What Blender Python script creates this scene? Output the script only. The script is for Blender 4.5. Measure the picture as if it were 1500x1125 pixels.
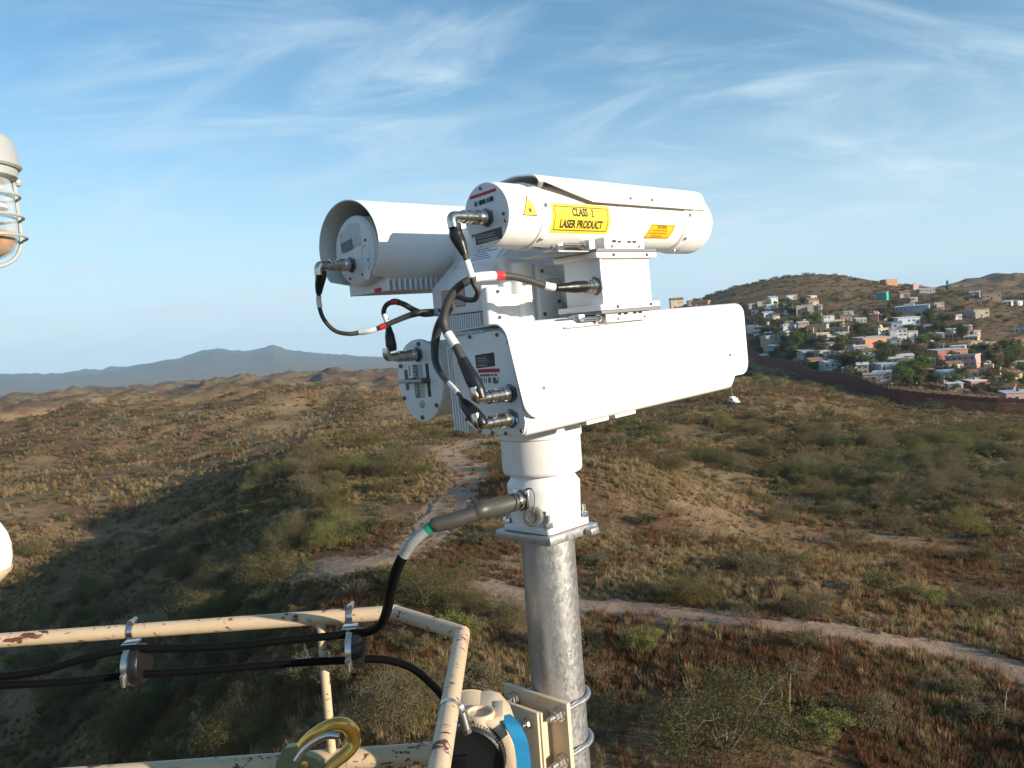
import bpy, bmesh, math, random
import numpy as np
from mathutils import Vector, Matrix

for _o in list(bpy.data.objects):
    bpy.data.objects.remove(_o, do_unlink=True)
sc = bpy.context.scene
col = sc.collection
rad = math.radians

# ------------------------------------------------------------------ camera
FPX = 1200.0
ROLL, HC = rad(4.2), 505.0
PITCH = math.atan((562.5 - HC) * math.cos(ROLL) / FPX)
cF = np.array([0, math.cos(PITCH), -math.sin(PITCH)])
_R0 = np.array([1., 0, 0]); _U0 = np.cross(_R0, cF)
cR = _R0 * math.cos(ROLL) - _U0 * math.sin(ROLL)
cU = _U0 * math.cos(ROLL) + _R0 * math.sin(ROLL)
cam_d = bpy.data.cameras.new('camera')
cam = bpy.data.objects.new('camera', cam_d); col.objects.link(cam)
cam.matrix_world = Matrix([[cR[i], cU[i], -cF[i], 0] for i in range(3)] + [[0, 0, 0, 1]])
cam_d.sensor_width = 36; cam_d.sensor_fit = 'HORIZONTAL'; cam_d.lens = 36 * FPX / 1500
cam_d.clip_start = 0.05; cam_d.clip_end = 80000
sc.camera = cam

# ------------------------------------------------------------------ sky, sun, exposure
SUN_AZ, SUN_EL = rad(122), rad(12.5)
world = bpy.data.worlds.new('World'); sc.world = world; world.use_nodes = True
wn, wl = world.node_tree.nodes, world.node_tree.links
wn.clear()
w_out = wn.new('ShaderNodeOutputWorld'); w_bg = wn.new('ShaderNodeBackground')
w_sky = wn.new('ShaderNodeTexSky'); w_sky.sky_type = 'NISHITA'; w_sky.sun_disc = False
w_sky.sun_elevation = SUN_EL; w_sky.sun_rotation = SUN_AZ
w_sky.altitude = 1200; w_sky.air_density = 1.0; w_sky.dust_density = 0.6; w_sky.ozone_density = 1.4
w_bg.inputs['Strength'].default_value = 0.106
w_tc = wn.new('ShaderNodeTexCoord'); w_sep = wn.new('ShaderNodeSeparateXYZ')
wl.new(w_tc.outputs['Generated'], w_sep.inputs[0])


def wmath(op, a, b=None, clamp=False):
    n = wn.new('ShaderNodeMath'); n.operation = op; n.use_clamp = clamp
    for i, x in enumerate((a, b)):
        if x is None: continue
        if isinstance(x, (int, float)): n.inputs[i].default_value = x
        else: wl.new(x, n.inputs[i])
    return n.outputs[0]


def wnoise(vec, scale, detail, rough, dist=0.0):
    n = wn.new('ShaderNodeTexNoise'); n.inputs['Scale'].default_value = scale
    n.inputs['Detail'].default_value = detail; n.inputs['Roughness'].default_value = rough
    n.inputs['Distortion'].default_value = dist
    wl.new(vec, n.inputs['Vector']); return n.outputs['Fac']


def wramp(val, a, b):
    n = wn.new('ShaderNodeMapRange'); n.interpolation_type = 'SMOOTHSTEP'
    n.inputs['From Min'].default_value = a; n.inputs['From Max'].default_value = b
    wl.new(val, n.inputs['Value']); return n.outputs[0]


# thin cirrus: a flat cloud deck seen in perspective, combed into streaks
w_den = wmath('ADD', wmath('MAXIMUM', w_sep.outputs['Z'], 0.0), 0.30)
w_cx = wmath('DIVIDE', w_sep.outputs['X'], w_den); w_cy = wmath('DIVIDE', w_sep.outputs['Y'], w_den)
w_comb = wn.new('ShaderNodeCombineXYZ'); wl.new(w_cx, w_comb.inputs[0]); wl.new(w_cy, w_comb.inputs[1])


def wmap(rot, scale, loc=(0, 0, 0)):
    m = wn.new('ShaderNodeMapping'); m.vector_type = 'TEXTURE'
    m.inputs['Rotation'].default_value = (0, 0, rot); m.inputs['Scale'].default_value = scale
    m.inputs['Location'].default_value = loc
    wl.new(w_comb.outputs[0], m.inputs['Vector']); return m.outputs[0]


w_s1 = wnoise(wmap(rad(-14), (1.15, 0.44, 1), (.15, .62, 0)), 1.7, 9, 0.60, 1.5)
w_s2 = wnoise(wmap(rad(7), (1.5, 0.34, 1), (3, 1.4, 0)), 1.8, 8, 0.58, 0.9)
w_big = wnoise(wmap(rad(-12), (1.0, 0.8, 1), (2.1, 0.9, 0)), 1.0, 3, 0.5, 0.6)
w_m = wmath('MAXIMUM', wramp(w_s1, 0.40, 0.90), wmath('MULTIPLY', wramp(w_s2, 0.43, 0.88), 0.95))
w_m = wmath('MULTIPLY', w_m, wramp(w_big, 0.32, 0.66))
w_low = wramp(w_sep.outputs['Z'], 0.38, 0.0)                 # air gets milkier towards the horizon
w_veil = wmath('ADD', wmath('MULTIPLY', wmath('POWER', w_low, 1.3), 0.88), 0.05)
w_fac = wmath('ADD', wmath('MULTIPLY', w_m, 0.80), w_veil, clamp=True)
w_tint = wn.new('ShaderNodeMix'); w_tint.data_type = 'RGBA'; w_tint.blend_type = 'MULTIPLY'; w_tint.inputs[0].default_value = 1.0
wl.new(w_sky.outputs[0], w_tint.inputs[6]); w_tint.inputs[7].default_value = (0.63, 0.955, 1.05, 1)
w_mix = wn.new('ShaderNodeMix'); w_mix.data_type = 'RGBA'
wl.new(w_fac, w_mix.inputs[0]); wl.new(w_tint.outputs[2], w_mix.inputs[6])
w_mix.inputs[7].default_value = (3.7, 4.7, 5.35, 1)
wl.new(w_mix.outputs[2], w_bg.inputs['Color']); wl.new(w_bg.outputs[0], w_out.inputs['Surface'])

sun_d = bpy.data.lights.new('sun', 'SUN'); sun = bpy.data.objects.new('sun', sun_d); col.objects.link(sun)
sun_d.energy = 5.0; sun_d.angle = rad(0.53); sun_d.color = (1.0, 0.865, 0.70)
SUN_DIR = Vector((math.sin(SUN_AZ) * math.cos(SUN_EL), math.cos(SUN_AZ) * math.cos(SUN_EL), math.sin(SUN_EL)))
sun.rotation_euler = SUN_DIR.to_track_quat('Z', 'Y').to_euler()
sun.location = SUN_DIR * 60

vs = sc.view_settings
vs.view_transform = 'Standard'; vs.look = 'None'; vs.exposure = 0.80; vs.gamma = 1.0; vs.use_curve_mapping = False
sc.render.engine = 'CYCLES'
cy = sc.cycles
cy.use_denoising = True; cy.max_bounces = 6; cy.diffuse_bounces = 3; cy.glossy_bounces = 3
cy.transmission_bounces = 4; cy.volume_bounces = 0; cy.transparent_max_bounces = 6
cy.use_adaptive_sampling = True; cy.adaptive_threshold = 0.015
cy.sample_clamp_indirect = 4.0; cy.caustics_reflective = False; cy.caustics_refractive = False

# ------------------------------------------------------------------ helpers: measuring


def ray(px, py):
    return cF + cR * ((px - 750) / FPX) + cU * ((562.5 - py) / FPX)


def at(px, py, d):                       # the point seen at pixel px, py, d metres deep
    return ray(px, py) * d


def proj(p):
    p = np.asarray(p, float); z = p @ cF
    return 750 + FPX * (p @ cR) / z, 562.5 - FPX * (p @ cU) / z, z


# frame of the camera head: x towards the near right, y along the barrels, z up
AZ, EL = rad(44), rad(1.6)
O = at(797, 720, 1.75)
aY = np.array([math.sin(AZ) * math.cos(EL), math.cos(AZ) * math.cos(EL), math.sin(EL)])
aX = np.array([math.cos(AZ), -math.sin(AZ), 0.]); aZ = np.cross(aX, aY)
HEAD = Matrix([[aX[i], aY[i], aZ[i], O[i]] for i in range(3)] + [[0, 0, 0, 1]])
lX, lY, lZ = aX, np.array([math.sin(AZ), math.cos(AZ), 0.]), np.array([0, 0, 1.])
LEVEL = Matrix([[lX[i], lY[i], lZ[i], O[i]] for i in range(3)] + [[0, 0, 0, 1]])   # same, but plumb
Mh = np.array([aX, aY, aZ])


def hit(px, py, ax, val):                # head coordinates of the pixel's ray on the plane coord[ax] = val
    r = Mh @ ray(px, py); o = Mh @ (-O); t = (val - o[ax]) / r[ax]
    return o + r * t


def hw(x, y, z):                          # head coordinates to the world
    return O + aX * x + aY * y + aZ * z


# ------------------------------------------------------------------ helpers: meshes


class MB:
    """collects shapes; build() links them as ONE mesh object"""

    def __init__(s, org=None): s.v = []; s.f = []; s.org = org

    def add(s, vs_, fs):
        o = len(s.v); s.v.extend([tuple(map(float, p)) for p in vs_]); s.f.extend([tuple(o + i for i in f) for f in fs]); return s

    def box(s, lo, hi, bev=0.0, seg=2, rot=None, org=None):
        bm = bmesh.new(); bmesh.ops.create_cube(bm, size=1)
        for q in bm.verts:
            q.co = Vector([lo[i] + (hi[i] - lo[i]) * (q.co[i] + .5) for i in range(3)])
        if bev: bmesh.ops.bevel(bm, geom=bm.edges[:], offset=bev, segments=seg, profile=.5, affect='EDGES', clamp_overlap=True)
        return s.frombm(bm, rot, org)

    def frombm(s, bm, rot=None, org=None):
        bm.verts.index_update()
        vs_ = [q.co.copy() for q in bm.verts]
        if rot is not None:
            c = Vector(org) if org is not None else Vector((0, 0, 0))
            vs_ = [rot @ (p - c) + c for p in vs_]
        s.add(vs_, [[q.index for q in f.verts] for f in bm.faces]); bm.free(); return s

    def prism(s, poly, ax, a, b, bev=0.0, seg=2, taper=None):
        """polygon in the plane across axis ax, extruded from a to b"""
        def pt(p, h):
            return {0: (h, p[0], p[1]), 1: (p[0], h, p[1]), 2: (p[0], p[1], h)}[ax]
        bm = bmesh.new(); n = len(poly); q = taper or poly
        v0 = [bm.verts.new(pt(p, a)) for p in poly]; v1 = [bm.verts.new(pt(p, b)) for p in q]
        bm.faces.new(v0); bm.faces.new(v1[::-1])
        for i in range(n): bm.faces.new((v0[i], v1[i], v1[(i + 1) % n], v0[(i + 1) % n]))
        bmesh.ops.recalc_face_normals(bm, faces=bm.faces[:])
        if bev:
            es = [e for e in bm.edges if len(e.link_faces) == 2 and e.calc_face_angle(0) > rad(50)]
            bmesh.ops.bevel(bm, geom=es, offset=bev, segments=seg, profile=.5, affect='EDGES', clamp_overlap=True)
        return s.frombm(bm)

    def lathe(s, org, axis, prof, seg=32, close=False):
        """profile of (distance along axis, radius) turned about axis"""
        ax = Vector(axis).normalized(); org = Vector(org)
        t = ax.orthogonal().normalized(); b = ax.cross(t)
        vs_, fs = [], []
        for h, r in prof:
            for k in range(seg):
                a = 2 * math.pi * k / seg
                vs_.append(org + ax * h + (t * math.cos(a) + b * math.sin(a)) * max(r, 1e-5))
        m = len(prof)
        for i in range(m - 1 if not close else m):
            j = (i + 1) % m
            for k in range(seg):
                l = (k + 1) % seg
                fs.append((i * seg + k, i * seg + l, j * seg + l, j * seg + k))
        if not close:
            fs.append(tuple(range(seg))[::-1]); fs.append(tuple((m - 1) * seg + k for k in range(seg)))
        return s.add(vs_, fs)

    def cyl(s, p0, p1, r, r2=None, seg=16, bev=0.0):
        p0, p1 = Vector(p0), Vector(p1); d = (p1 - p0).length; r2 = r if r2 is None else r2
        pr = [(0, r), (d, r2)] if not bev else [(0, r - bev), (bev, r), (d - bev, r2), (d, r2 - bev)]
        return s.lathe(p0, p1 - p0, pr, seg)

    def hexnut(s, p0, axis, r, h):
        return s.lathe(p0, axis, [(0, r), (h * .8, r), (h, r * .85)], 6)

    def tube(s, pts, r, seg=10, sub=6, rs=None, spline=True):
        P_ = [Vector(p) for p in pts]
        if rs is None: rs = [r] * len(P_)
        if spline and len(P_) > 2: P_, rs = catmull(P_, rs, sub)
        n = len(P_); vs_, fs = [], []
        T = [(P_[min(i + 1, n - 1)] - P_[max(i - 1, 0)]).normalized() for i in range(n)]
        N = T[0].orthogonal().normalized()
        for i in range(n):
            N = (N - T[i] * N.dot(T[i])).normalized(); B = T[i].cross(N)
            for k in range(seg):
                a = 2 * math.pi * k / seg
                vs_.append(P_[i] + (N * math.cos(a) + B * math.sin(a)) * rs[i])
        for i in range(n - 1):
            for k in range(seg):
                l = (k + 1) % seg
                fs.append((i * seg + k, i * seg + l, (i + 1) * seg + l, (i + 1) * seg + k))
        fs.append(tuple(range(seg))[::-1]); fs.append(tuple((n - 1) * seg + k for k in range(seg)))
        return s.add(vs_, fs)

    def sphere(s, c, r, seg=16, rings=8):
        r = (r, r, r) if isinstance(r, (int, float)) else r
        bm = bmesh.new(); bmesh.ops.create_uvsphere(bm, u_segments=seg, v_segments=rings, radius=1)
        for q in bm.verts: q.co = Vector((c[0] + q.co.x * r[0], c[1] + q.co.y * r[1], c[2] + q.co.z * r[2]))
        return s.frombm(bm)

    def shell(s, rows, thick, closed=False):
        """a sheet given as rows of points with outward normals, thickened inwards"""
        nr, nc = len(rows), len(rows[0]); vs_, fs = [], []
        for row in rows: vs_.extend([Vector(p) for p, n in row])
        for row in rows: vs_.extend([Vector(p) - Vector(n) * thick for p, n in row])
        o = nr * nc
        for i in range(nr - 1):
            for k in range(nc - 1):
                a, b, c, d = i * nc + k, i * nc + k + 1, (i + 1) * nc + k + 1, (i + 1) * nc + k
                fs.append((a, b, c, d)); fs.append((o + d, o + c, o + b, o + a))
        for k in range(nc - 1):
            fs.append((k + 1, k, o + k, o + k + 1)); e = (nr - 1) * nc + k; fs.append((e, e + 1, o + e + 1, o + e))
        for i in range(nr - 1):
            a, b = i * nc, (i + 1) * nc; fs.append((a, b, o + b, o + a))
            a, b = i * nc + nc - 1, (i + 1) * nc + nc - 1; fs.append((b, a, o + a, o + b))
        return s.add(vs_, fs)

    def mesh(s, name, mat, smooth=38):
        if s.org is not None: s.v = [(p[0] - s.org[0], p[1] - s.org[1], p[2] - s.org[2]) for p in s.v]
        me = bpy.data.meshes.new(name); me.from_pydata(s.v, [], s.f); me.update()
        if mat is not None: me.materials.append(mat)
        if smooth:
            me.polygons.foreach_set('use_smooth', [True] * len(me.polygons))
            me.set_sharp_from_angle(angle=rad(smooth))
        return me

    def build(s, name, mat, parent=None, smooth=38, kind=None, label=None):
        o = bpy.data.objects.new(name, s.mesh(name, mat, smooth)); col.objects.link(o)
        if parent is not None: o.parent = parent
        if kind: o['kind'] = kind
        if label: o['label'] = label
        return o


def catmull(P_, rs, sub):
    out, ro = [], []
    Q = [P_[0] * 2 - P_[1]] + P_ + [P_[-1] * 2 - P_[-2]]; R_ = [rs[0]] + list(rs) + [rs[-1]]
    for i in range(1, len(Q) - 2):
        for k in range(sub):
            t = k / sub
            a, b, c, d = Q[i - 1], Q[i], Q[i + 1], Q[i + 2]
            out.append(.5 * ((2 * b) + (c - a) * t + (2 * a - 5 * b + 4 * c - d) * t * t + (3 * b - a - 3 * c + d) * t ** 3))
            ro.append(R_[i] + (R_[i + 1] - R_[i]) * t)
    out.append(P_[-1]); ro.append(rs[-1])
    return out, ro


def tag(o, label=None, cat=None, group=None, kind=None):
    if label:
        for q in ('well ', 'slightly ', 'just ', 'small '):
            if len(label.split()) > 16: label = label.replace(q, '', 1)
        o['label'] = label
    if cat: o['category'] = cat
    if group: o['group'] = group
    if kind: o['kind'] = kind
    return o


def thing(name, label, cat, mat=None, loc=None, rz=0, group=None):
    o = bpy.data.objects.new(name, None); col.objects.link(o); o.empty_display_size = .1
    if mat is not None: o.matrix_world = mat
    if loc is not None: o.location = [float(c) for c in loc]; o.rotation_euler = (0, 0, rz)
    return tag(o, label, cat, group)


def copy_tree(o, parent=None, lvl=0):
    c = o.copy(); col.objects.link(c); c.parent = parent
    for ch in list(o.children): copy_tree(ch, c, lvl + 1)
    return c


def text_geo(body, size, shear=0.0, align='CENTER', xs=1.0, bold=0.0):
    cu = bpy.data.curves.new('t', 'FONT'); cu.body = body; cu.size = size; cu.align_x = align; cu.align_y = 'CENTER'
    cu.shear = shear; cu.resolution_u = 3; cu.offset = bold
    ob = bpy.data.objects.new('t', cu); col.objects.link(ob)
    dg = bpy.context.evaluated_depsgraph_get()
    me = bpy.data.meshes.new_from_object(ob.evaluated_get(dg))
    bm = bmesh.new(); bm.from_mesh(me); bmesh.ops.triangulate(bm, faces=bm.faces[:])
    for k in range(-6, 7):                     # cut across so that letters bend with the tube
        bmesh.ops.bisect_plane(bm, geom=bm.verts[:] + bm.edges[:] + bm.faces[:], plane_co=(0, k * size * .13, 0), plane_no=(0, 1, 0), dist=1e-7)
    bm.verts.index_update()
    vs_ = [(q.co.x * xs, q.co.y) for q in bm.verts]; fs = [tuple(q.index for q in p.verts) for p in bm.faces]; bm.free()
    bpy.data.objects.remove(ob); bpy.data.curves.remove(cu); bpy.data.meshes.remove(me)
    return vs_, fs


# ------------------------------------------------------------------ helpers: materials


class NT:
    def __init__(s, name):
        s.m = bpy.data.materials.new(name); s.m.use_nodes = True
        s.t = s.m.node_tree; s.n = s.t.nodes; s.l = s.t.links
        s.b = s.n['Principled BSDF']; s.geo = None

    def pos(s, world_=False):
        if world_:
            g = s.n.new('ShaderNodeNewGeometry'); return g.outputs['Position']
        g = s.n.new('ShaderNodeTexCoord'); return g.outputs['Object']

    def noise(s, vec, scale, detail=4, rough=.55, dist=0., out='Fac'):
        n = s.n.new('ShaderNodeTexNoise'); n.inputs['Scale'].default_value = scale
        n.inputs['Detail'].default_value = detail; n.inputs['Roughness'].default_value = rough
        n.inputs['Distortion'].default_value = dist
        if vec is not None: s.l.new(vec, n.inputs['Vector'])
        return n.outputs[out]

    def voro(s, vec, scale, out='Color'):
        n = s.n.new('ShaderNodeTexVoronoi'); n.inputs['Scale'].default_value = scale
        s.l.new(vec, n.inputs['Vector']); return n.outputs[out]

    def scale(s, vec, sc_):
        n = s.n.new('ShaderNodeVectorMath'); n.operation = 'MULTIPLY'; s.l.new(vec, n.inputs[0])
        n.inputs[1].default_value = sc_; return n.outputs[0]

    def math(s, op, a, b=None, clamp=False):
        n = s.n.new('ShaderNodeMath'); n.operation = op; n.use_clamp = clamp
        for i, x in enumerate((a, b)):
            if x is None: continue
            if isinstance(x, (int, float)): n.inputs[i].default_value = x
            else: s.l.new(x, n.inputs[i])
        return n.outputs[0]

    def step(s, val, a, b):
        n = s.n.new('ShaderNodeMapRange'); n.interpolation_type = 'SMOOTHSTEP'
        n.inputs['From Min'].default_value = a; n.inputs['From Max'].default_value = b
        s.l.new(val, n.inputs['Value']); return n.outputs[0]

    def mix(s, fac, a, b):
        n = s.n.new('ShaderNodeMix'); n.data_type = 'RGBA'
        for i, x in ((0, fac), (6, a), (7, b)):
            if isinstance(x, (int, float)): n.inputs[i].default_value = x
            elif isinstance(x, tuple): n.inputs[i].default_value = (*x[:3], 1)
            else: s.l.new(x, n.inputs[i])
        return n.outputs[2]

    def color(s, c):
        if isinstance(c, tuple): s.b.inputs['Base Color'].default_value = (*c[:3], 1)
        else: s.l.new(c, s.b.inputs['Base Color'])

    def set(s, **k):
        for a, x in k.items():
            i = s.b.inputs[a.replace('_', ' ')]
            if isinstance(x, (int, float)): i.default_value = x
            else: s.l.new(x, i)

    def bump(s, val, dist, strength=1.0):
        n = s.n.new('ShaderNodeBump'); n.inputs['Distance'].default_value = dist; n.inputs['Strength'].default_value = strength
        s.l.new(val, n.inputs['Height']); s.l.new(n.outputs[0], s.b.inputs['Normal'])

    def attr(s, name, out='Fac'):
        n = s.n.new('ShaderNodeAttribute'); n.attribute_name = name; return n.outputs[out]

    def rnd(s):
        return s.n.new('ShaderNodeObjectInfo').outputs['Random']


def plain(name, c, rough=.5, metal=0., var=.06, vs_=30., bump=0., bs=200., spec=.5):
    t = NT(name); p = t.pos()
    k = t.noise(p, vs_, 5, .6)
    t.color(t.mix(k, tuple(x * (1 - var) for x in c), tuple(min(1, x * (1 + var)) for x in c)))
    t.set(Roughness=rough, Metallic=metal)
    t.b.inputs['Specular IOR Level'].default_value = spec
    if bump: t.bump(t.noise(p, bs, 3), bump)
    return t.m


MAT = {}
def weathered_white():
    t = NT('white_paint'); p = t.pos()
    a = t.noise(p, 9, 5, .6); b = t.noise(t.scale(p, (1, 1, .12)), 38, 4, .6); d = t.noise(p, 130, 3, .6)
    c = t.mix(a, (.76, .75, .725), (.81, .80, .785))
    c = t.mix(t.math('MULTIPLY', t.step(b, .56, .74), .30), c, (.60, .585, .55))
    c = t.mix(t.math('MULTIPLY', t.step(d, .70, .78), .35), c, (.52, .50, .46))
    t.color(c); t.set(Roughness=t.math('ADD', t.math('MULTIPLY', a, .22), .30)); t.bump(t.noise(p, 900, 3), .00025)
    return t.m


MAT['white'] = weathered_white()
MAT['white_plate'] = plain('white_plate_paint', (.78, .78, .78), .42, var=.03, vs_=40, bump=.0003, bs=700)
MAT['steel'] = plain('bright_steel', (.62, .60, .57), .28, 1., var=.10, vs_=80)
MAT['nickel'] = plain('nickel_plate', (.60, .55, .47), .22, 1., var=.12, vs_=120)
MAT['dark_steel'] = plain('dark_fastener', (.17, .16, .15), .4, .9, var=.15, vs_=200)
MAT['rubber'] = plain('black_rubber', (.010, .010, .011), .34, var=.2, vs_=60, bump=.0004, bs=300)
MAT['cable'] = plain('charcoal_braid', (.040, .039, .037), .5, var=.2, vs_=150, bump=.0006, bs=900)
MAT['boot'] = plain('grey_heatshrink', (.050, .050, .043), .45, var=.12, vs_=60)
MAT['blackjack'] = plain('black_cable_jacket', (.0035, .0035, .0038), .6, var=.3, vs_=40, bump=.0003, bs=400, spec=.12)
MAT['sleeve'] = plain('white_sleeve', (.72, .72, .70), .4, var=.06, vs_=90)
MAT['red'] = plain('red_tape', (.55, .03, .03), .4, var=.12, vs_=90)
MAT['green'] = plain('green_tape', (.01, .20, .11), .3, var=.2, vs_=200)
MAT['blue_ring'] = plain('blue_anodised', (.03, .14, .30), .3, .5, var=.2, vs_=90)
MAT['clear'] = plain('clear_sleeve', (.24, .26, .25), .22, var=.3, vs_=60)
MAT['black_label'] = plain('black_label', (.028, .028, .032), .35, var=.2, vs_=200)
MAT['grey_label'] = plain('dark_grey_label', (.10, .115, .13), .35, var=.1, vs_=200)
MAT['ink'] = plain('black_ink', (.015, .014, .012), .6, var=.1)
MAT['blue_ink'] = plain('blue_ink', (.03, .07, .30), .6, var=.1)
MAT['red_ink'] = plain('red_ink', (.45, .02, .04), .6, var=.1)
MAT['pink_label'] = plain('faded_pink_label', (.50, .36, .34), .5, var=.1)
MAT['white_label'] = plain('white_label', (.82, .82, .82), .45, var=.02)
MAT['yellow'] = plain('yellow_label', (.80, .56, .05), .4, var=.04)
MAT['yellow_deep'] = plain('deep_yellow_label', (.78, .46, .02), .4, var=.04)
MAT['blue_strap'] = plain('blue_webbing', (.01, .22, .44), .75, var=.2, vs_=300, bump=.0008, bs=700)
MAT['grey_cast'] = plain('grey_cast_metal', (.42, .43, .41), .5, .2, var=.08, vs_=30, bump=.0008, bs=200)
MAT['gold'] = None


def galvanised():
    t = NT('galvanised_steel'); p = t.pos()
    v = t.voro(t.scale(p, (1, 1, .6)), 190)
    sep = t.n.new('ShaderNodeSeparateColor'); t.l.new(v, sep.inputs[0])
    big = t.noise(t.scale(p, (1, 1, .35)), 22, 5, .65)
    c = t.mix(sep.outputs[0], (.37, .38, .39), (.43, .43, .42))
    c = t.mix(t.step(big, .45, .72), c, (.44, .44, .43))
    t.color(c); t.set(Metallic=.8, Roughness=t.math('ADD', t.math('MULTIPLY', sep.outputs[1], .2), .34))
    t.bump(t.noise(p, 260, 3), .00025)
    return t.m


def tan_paint(name, chips=True, c0=(.56, .425, .275)):
    t = NT(name); p = t.pos()
    k = t.noise(p, 14, 5, .6)
    c = t.mix(k, tuple(x * .92 for x in c0), tuple(x * 1.08 for x in c0))
    if chips:
        q = t.noise(t.scale(p, (.5, 1, 1)), 22, 6, .62, .5)
        r = t.noise(t.scale(p, (.6, 1, 1)), 75, 4, .6, .3)
        m = t.math('MAXIMUM', t.step(q, .618, .632), t.math('MULTIPLY', t.step(r, .61, .63), t.step(q, .38, .52)))
        c = t.mix(m, c, t.mix(t.noise(p, 60), (.09, .022, .016), (.17, .055, .035)))
        t.set(Roughness=t.math('ADD', t.math('MULTIPLY', m, .3), .42))
        t.bump(t.math('SUBTRACT', t.math('MULTIPLY', t.noise(p, 400, 2), .25), m), .0006)
    else:
        t.set(Roughness=.45); t.bump(t.noise(p, 350, 3), .0007)
    t.color(c)
    return t.m


MAT['galv'] = galvanised()
MAT['tan'] = tan_paint('chipped_tan_paint')
MAT['tan_clean'] = tan_paint('tan_powder_coat', False, (.56, .45, .31))
MAT['gold'] = plain('yellow_zinc_plate', (.86, .50, .12), .24, .65, var=.18, vs_=35)
MAT['green_paint'] = plain('worn_green_paint', (.22, .25, .13), .35, .4, var=.4, vs_=40)
# ================================================================== the camera head on its pole
rng = random.Random(7)
M_ = MAT


def round_poly(pts, rr, n=5):
    out = []; m = len(pts)
    for i in range(m):
        p = Vector(pts[i]); a = Vector(pts[i - 1]); b = Vector(pts[(i + 1) % m]); r = rr[i] if isinstance(rr, (list, tuple)) else rr
        if r <= 0: out.append(tuple(p)); continue
        u1, u2 = (a - p).normalized(), (b - p).normalized()
        ang = u1.angle(u2); d = min(r / math.tan(ang / 2), .49 * (a - p).length, .49 * (b - p).length)
        for k in range(n + 1):
            t = k / n; q0, q1, q2 = p + u1 * d, p, p + u2 * d
            out.append(tuple(q0 * (1 - t) ** 2 + q1 * 2 * t * (1 - t) + q2 * t * t))
    return out


MAT['gasket'] = plain('grey_gasket', (.20, .20, .21), .6)
_screw = MB().lathe((0, 0, 0), (0, -1, 0), [(0, .0042), (.0022, .0042), (.003, .0036), (.003, .0018), (.0016, .0016)], 12).mesh('screw', M_['dark_steel'])
_screw_b = MB().lathe((0, 0, 0), (0, -1, 0), [(0, .0042), (.0022, .0042), (.003, .0036), (.003, .0018), (.0016, .0016)], 12).mesh('screw', M_['steel'])


def screw(parent, p, axis=(0, -1, 0), me=None, s=1.0):
    o = bpy.data.objects.new('screw', me or _screw); col.objects.link(o); o.parent = parent
    o.location = p; o.rotation_euler = Vector((0, -1, 0)).rotation_difference(Vector(axis)).to_euler(); o.scale = (s, s, s)
    return o


def plate_rect(parent, name, mat, y, x0, x1, z0, z1, lift=.0006, shear=0.0):
    """a thin label on a face that looks along -y"""
    return MB().prism([(x0, z0), (x1, z0 + shear), (x1, z1 + shear), (x0, z1)], 1, y - lift, y + .0002).build(name, mat, parent)


def bars(parent, name, mat, y, x0, x1, z0, z1, n, seed=1, fill=.55, lift=.0011, vertical=True, shear=0.):
    r = random.Random(seed); mb = MB(); w = (x1 - x0) / n if vertical else (z1 - z0) / n
    for i in range(n):
        if r.random() < .12: continue
        f = w * fill * r.uniform(.5, 1.35)
        if vertical:
            a = x0 + i * w; sz = shear * (a - x0) / (x1 - x0); mb.box((a, y - lift, z0 + sz), (a + f, y - lift + .0004, z1 + sz))
        else:
            a = z0 + i * w; e = x0 + (x1 - x0) * r.uniform(.6, 1); mb.box((x0, y - lift, a), (e, y - lift + .0004, a + f))
    return mb.build(name, mat, parent, smooth=0)


# ---------------------------------------------------------------- laser tube on top
LX, LZ, LR = .150, .5535, .0575
las = thing('laser_illuminator', 'upper white tube with the yellow CLASS 1 LASER PRODUCT label and a sun shield', 'laser', HEAD)
MB().lathe((LX, -.244, LZ), (0, 1, 0), [(0, .0555), (.004, .0575), (.078, .0575), (.080, .0555), (.086, .0555), (.088, .059), (.20, .059), (.300, .059), (.302, .0572),
           (.306, .0572), (.308, .059), (.382, .059), (.384, .0572), (.388, .0572), (.390, .059), (.55, .059)], 64).build('tube', M_['white'], las)
MB().lathe((LX, -.166, LZ), (0, 1, 0), [(0, .058), (.002, .0605), (.018, .0605), (.020, .058)], 64).build('collar', M_['white'], las)
MB().lathe((LX, .300, LZ), (0, 1, 0), [(0, .060), (.003, .0635), (.030, .0635), (.034, .0665), (.105, .0665), (.112, .0635), (.114, .054), (.10, .052)], 64).build('front_flange', M_['white'], las)
MB().lathe((LX, .395, LZ), (0, 1, 0), [(0, .051), (.004, .051), (.005, .0505)], 48).build('lens', M_['black_label'], las)
ep = MB().lathe((LX, -.2475, LZ), (0, 1, 0), [(0, .0548), (.001, .0558), (.0042, .0558)], 64).build('end_plate', M_['white_plate'], las)
for ang in (100, 220, 340):
    a = rad(ang); screw(ep, (LX + .048 * math.cos(a), -.2475, LZ + .048 * math.sin(a)), s=.7)
screw(ep, (.192, -.2475, .549), s=.75)
plate_rect(ep, 'red_strip', M_['red_ink'], -.2475, .114, .179, .5865, .5915, shear=.0035)
bars(ep, 'barcode', M_['ink'], -.2475, .124, .172, .572, .580, 18, 3, shear=.003)
plate_rect(ep, 'data_label', M_['black_label'], -.2475, .118, .184, .505, .5245, shear=.0035)
bars(ep, 'label_print', M_['grey_cast'], -.2475, .122, .176, .509, .523, 6, 5, fill=.35, vertical=False, lift=.0009)
for (y, th) in ((-.158, 10), (-.156, -48), (.318, 8), (.312, -38), (.318, -75)):
    a = rad(th); screw(las, (LX + .061 * math.cos(a), y, LZ + .061 * math.sin(a)) if y < 0 else (LX + .0635 * math.cos(a), y, LZ + .0635 * math.sin(a)),
                       (math.cos(a), 0, math.sin(a)), _screw_b, 1.0)
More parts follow.
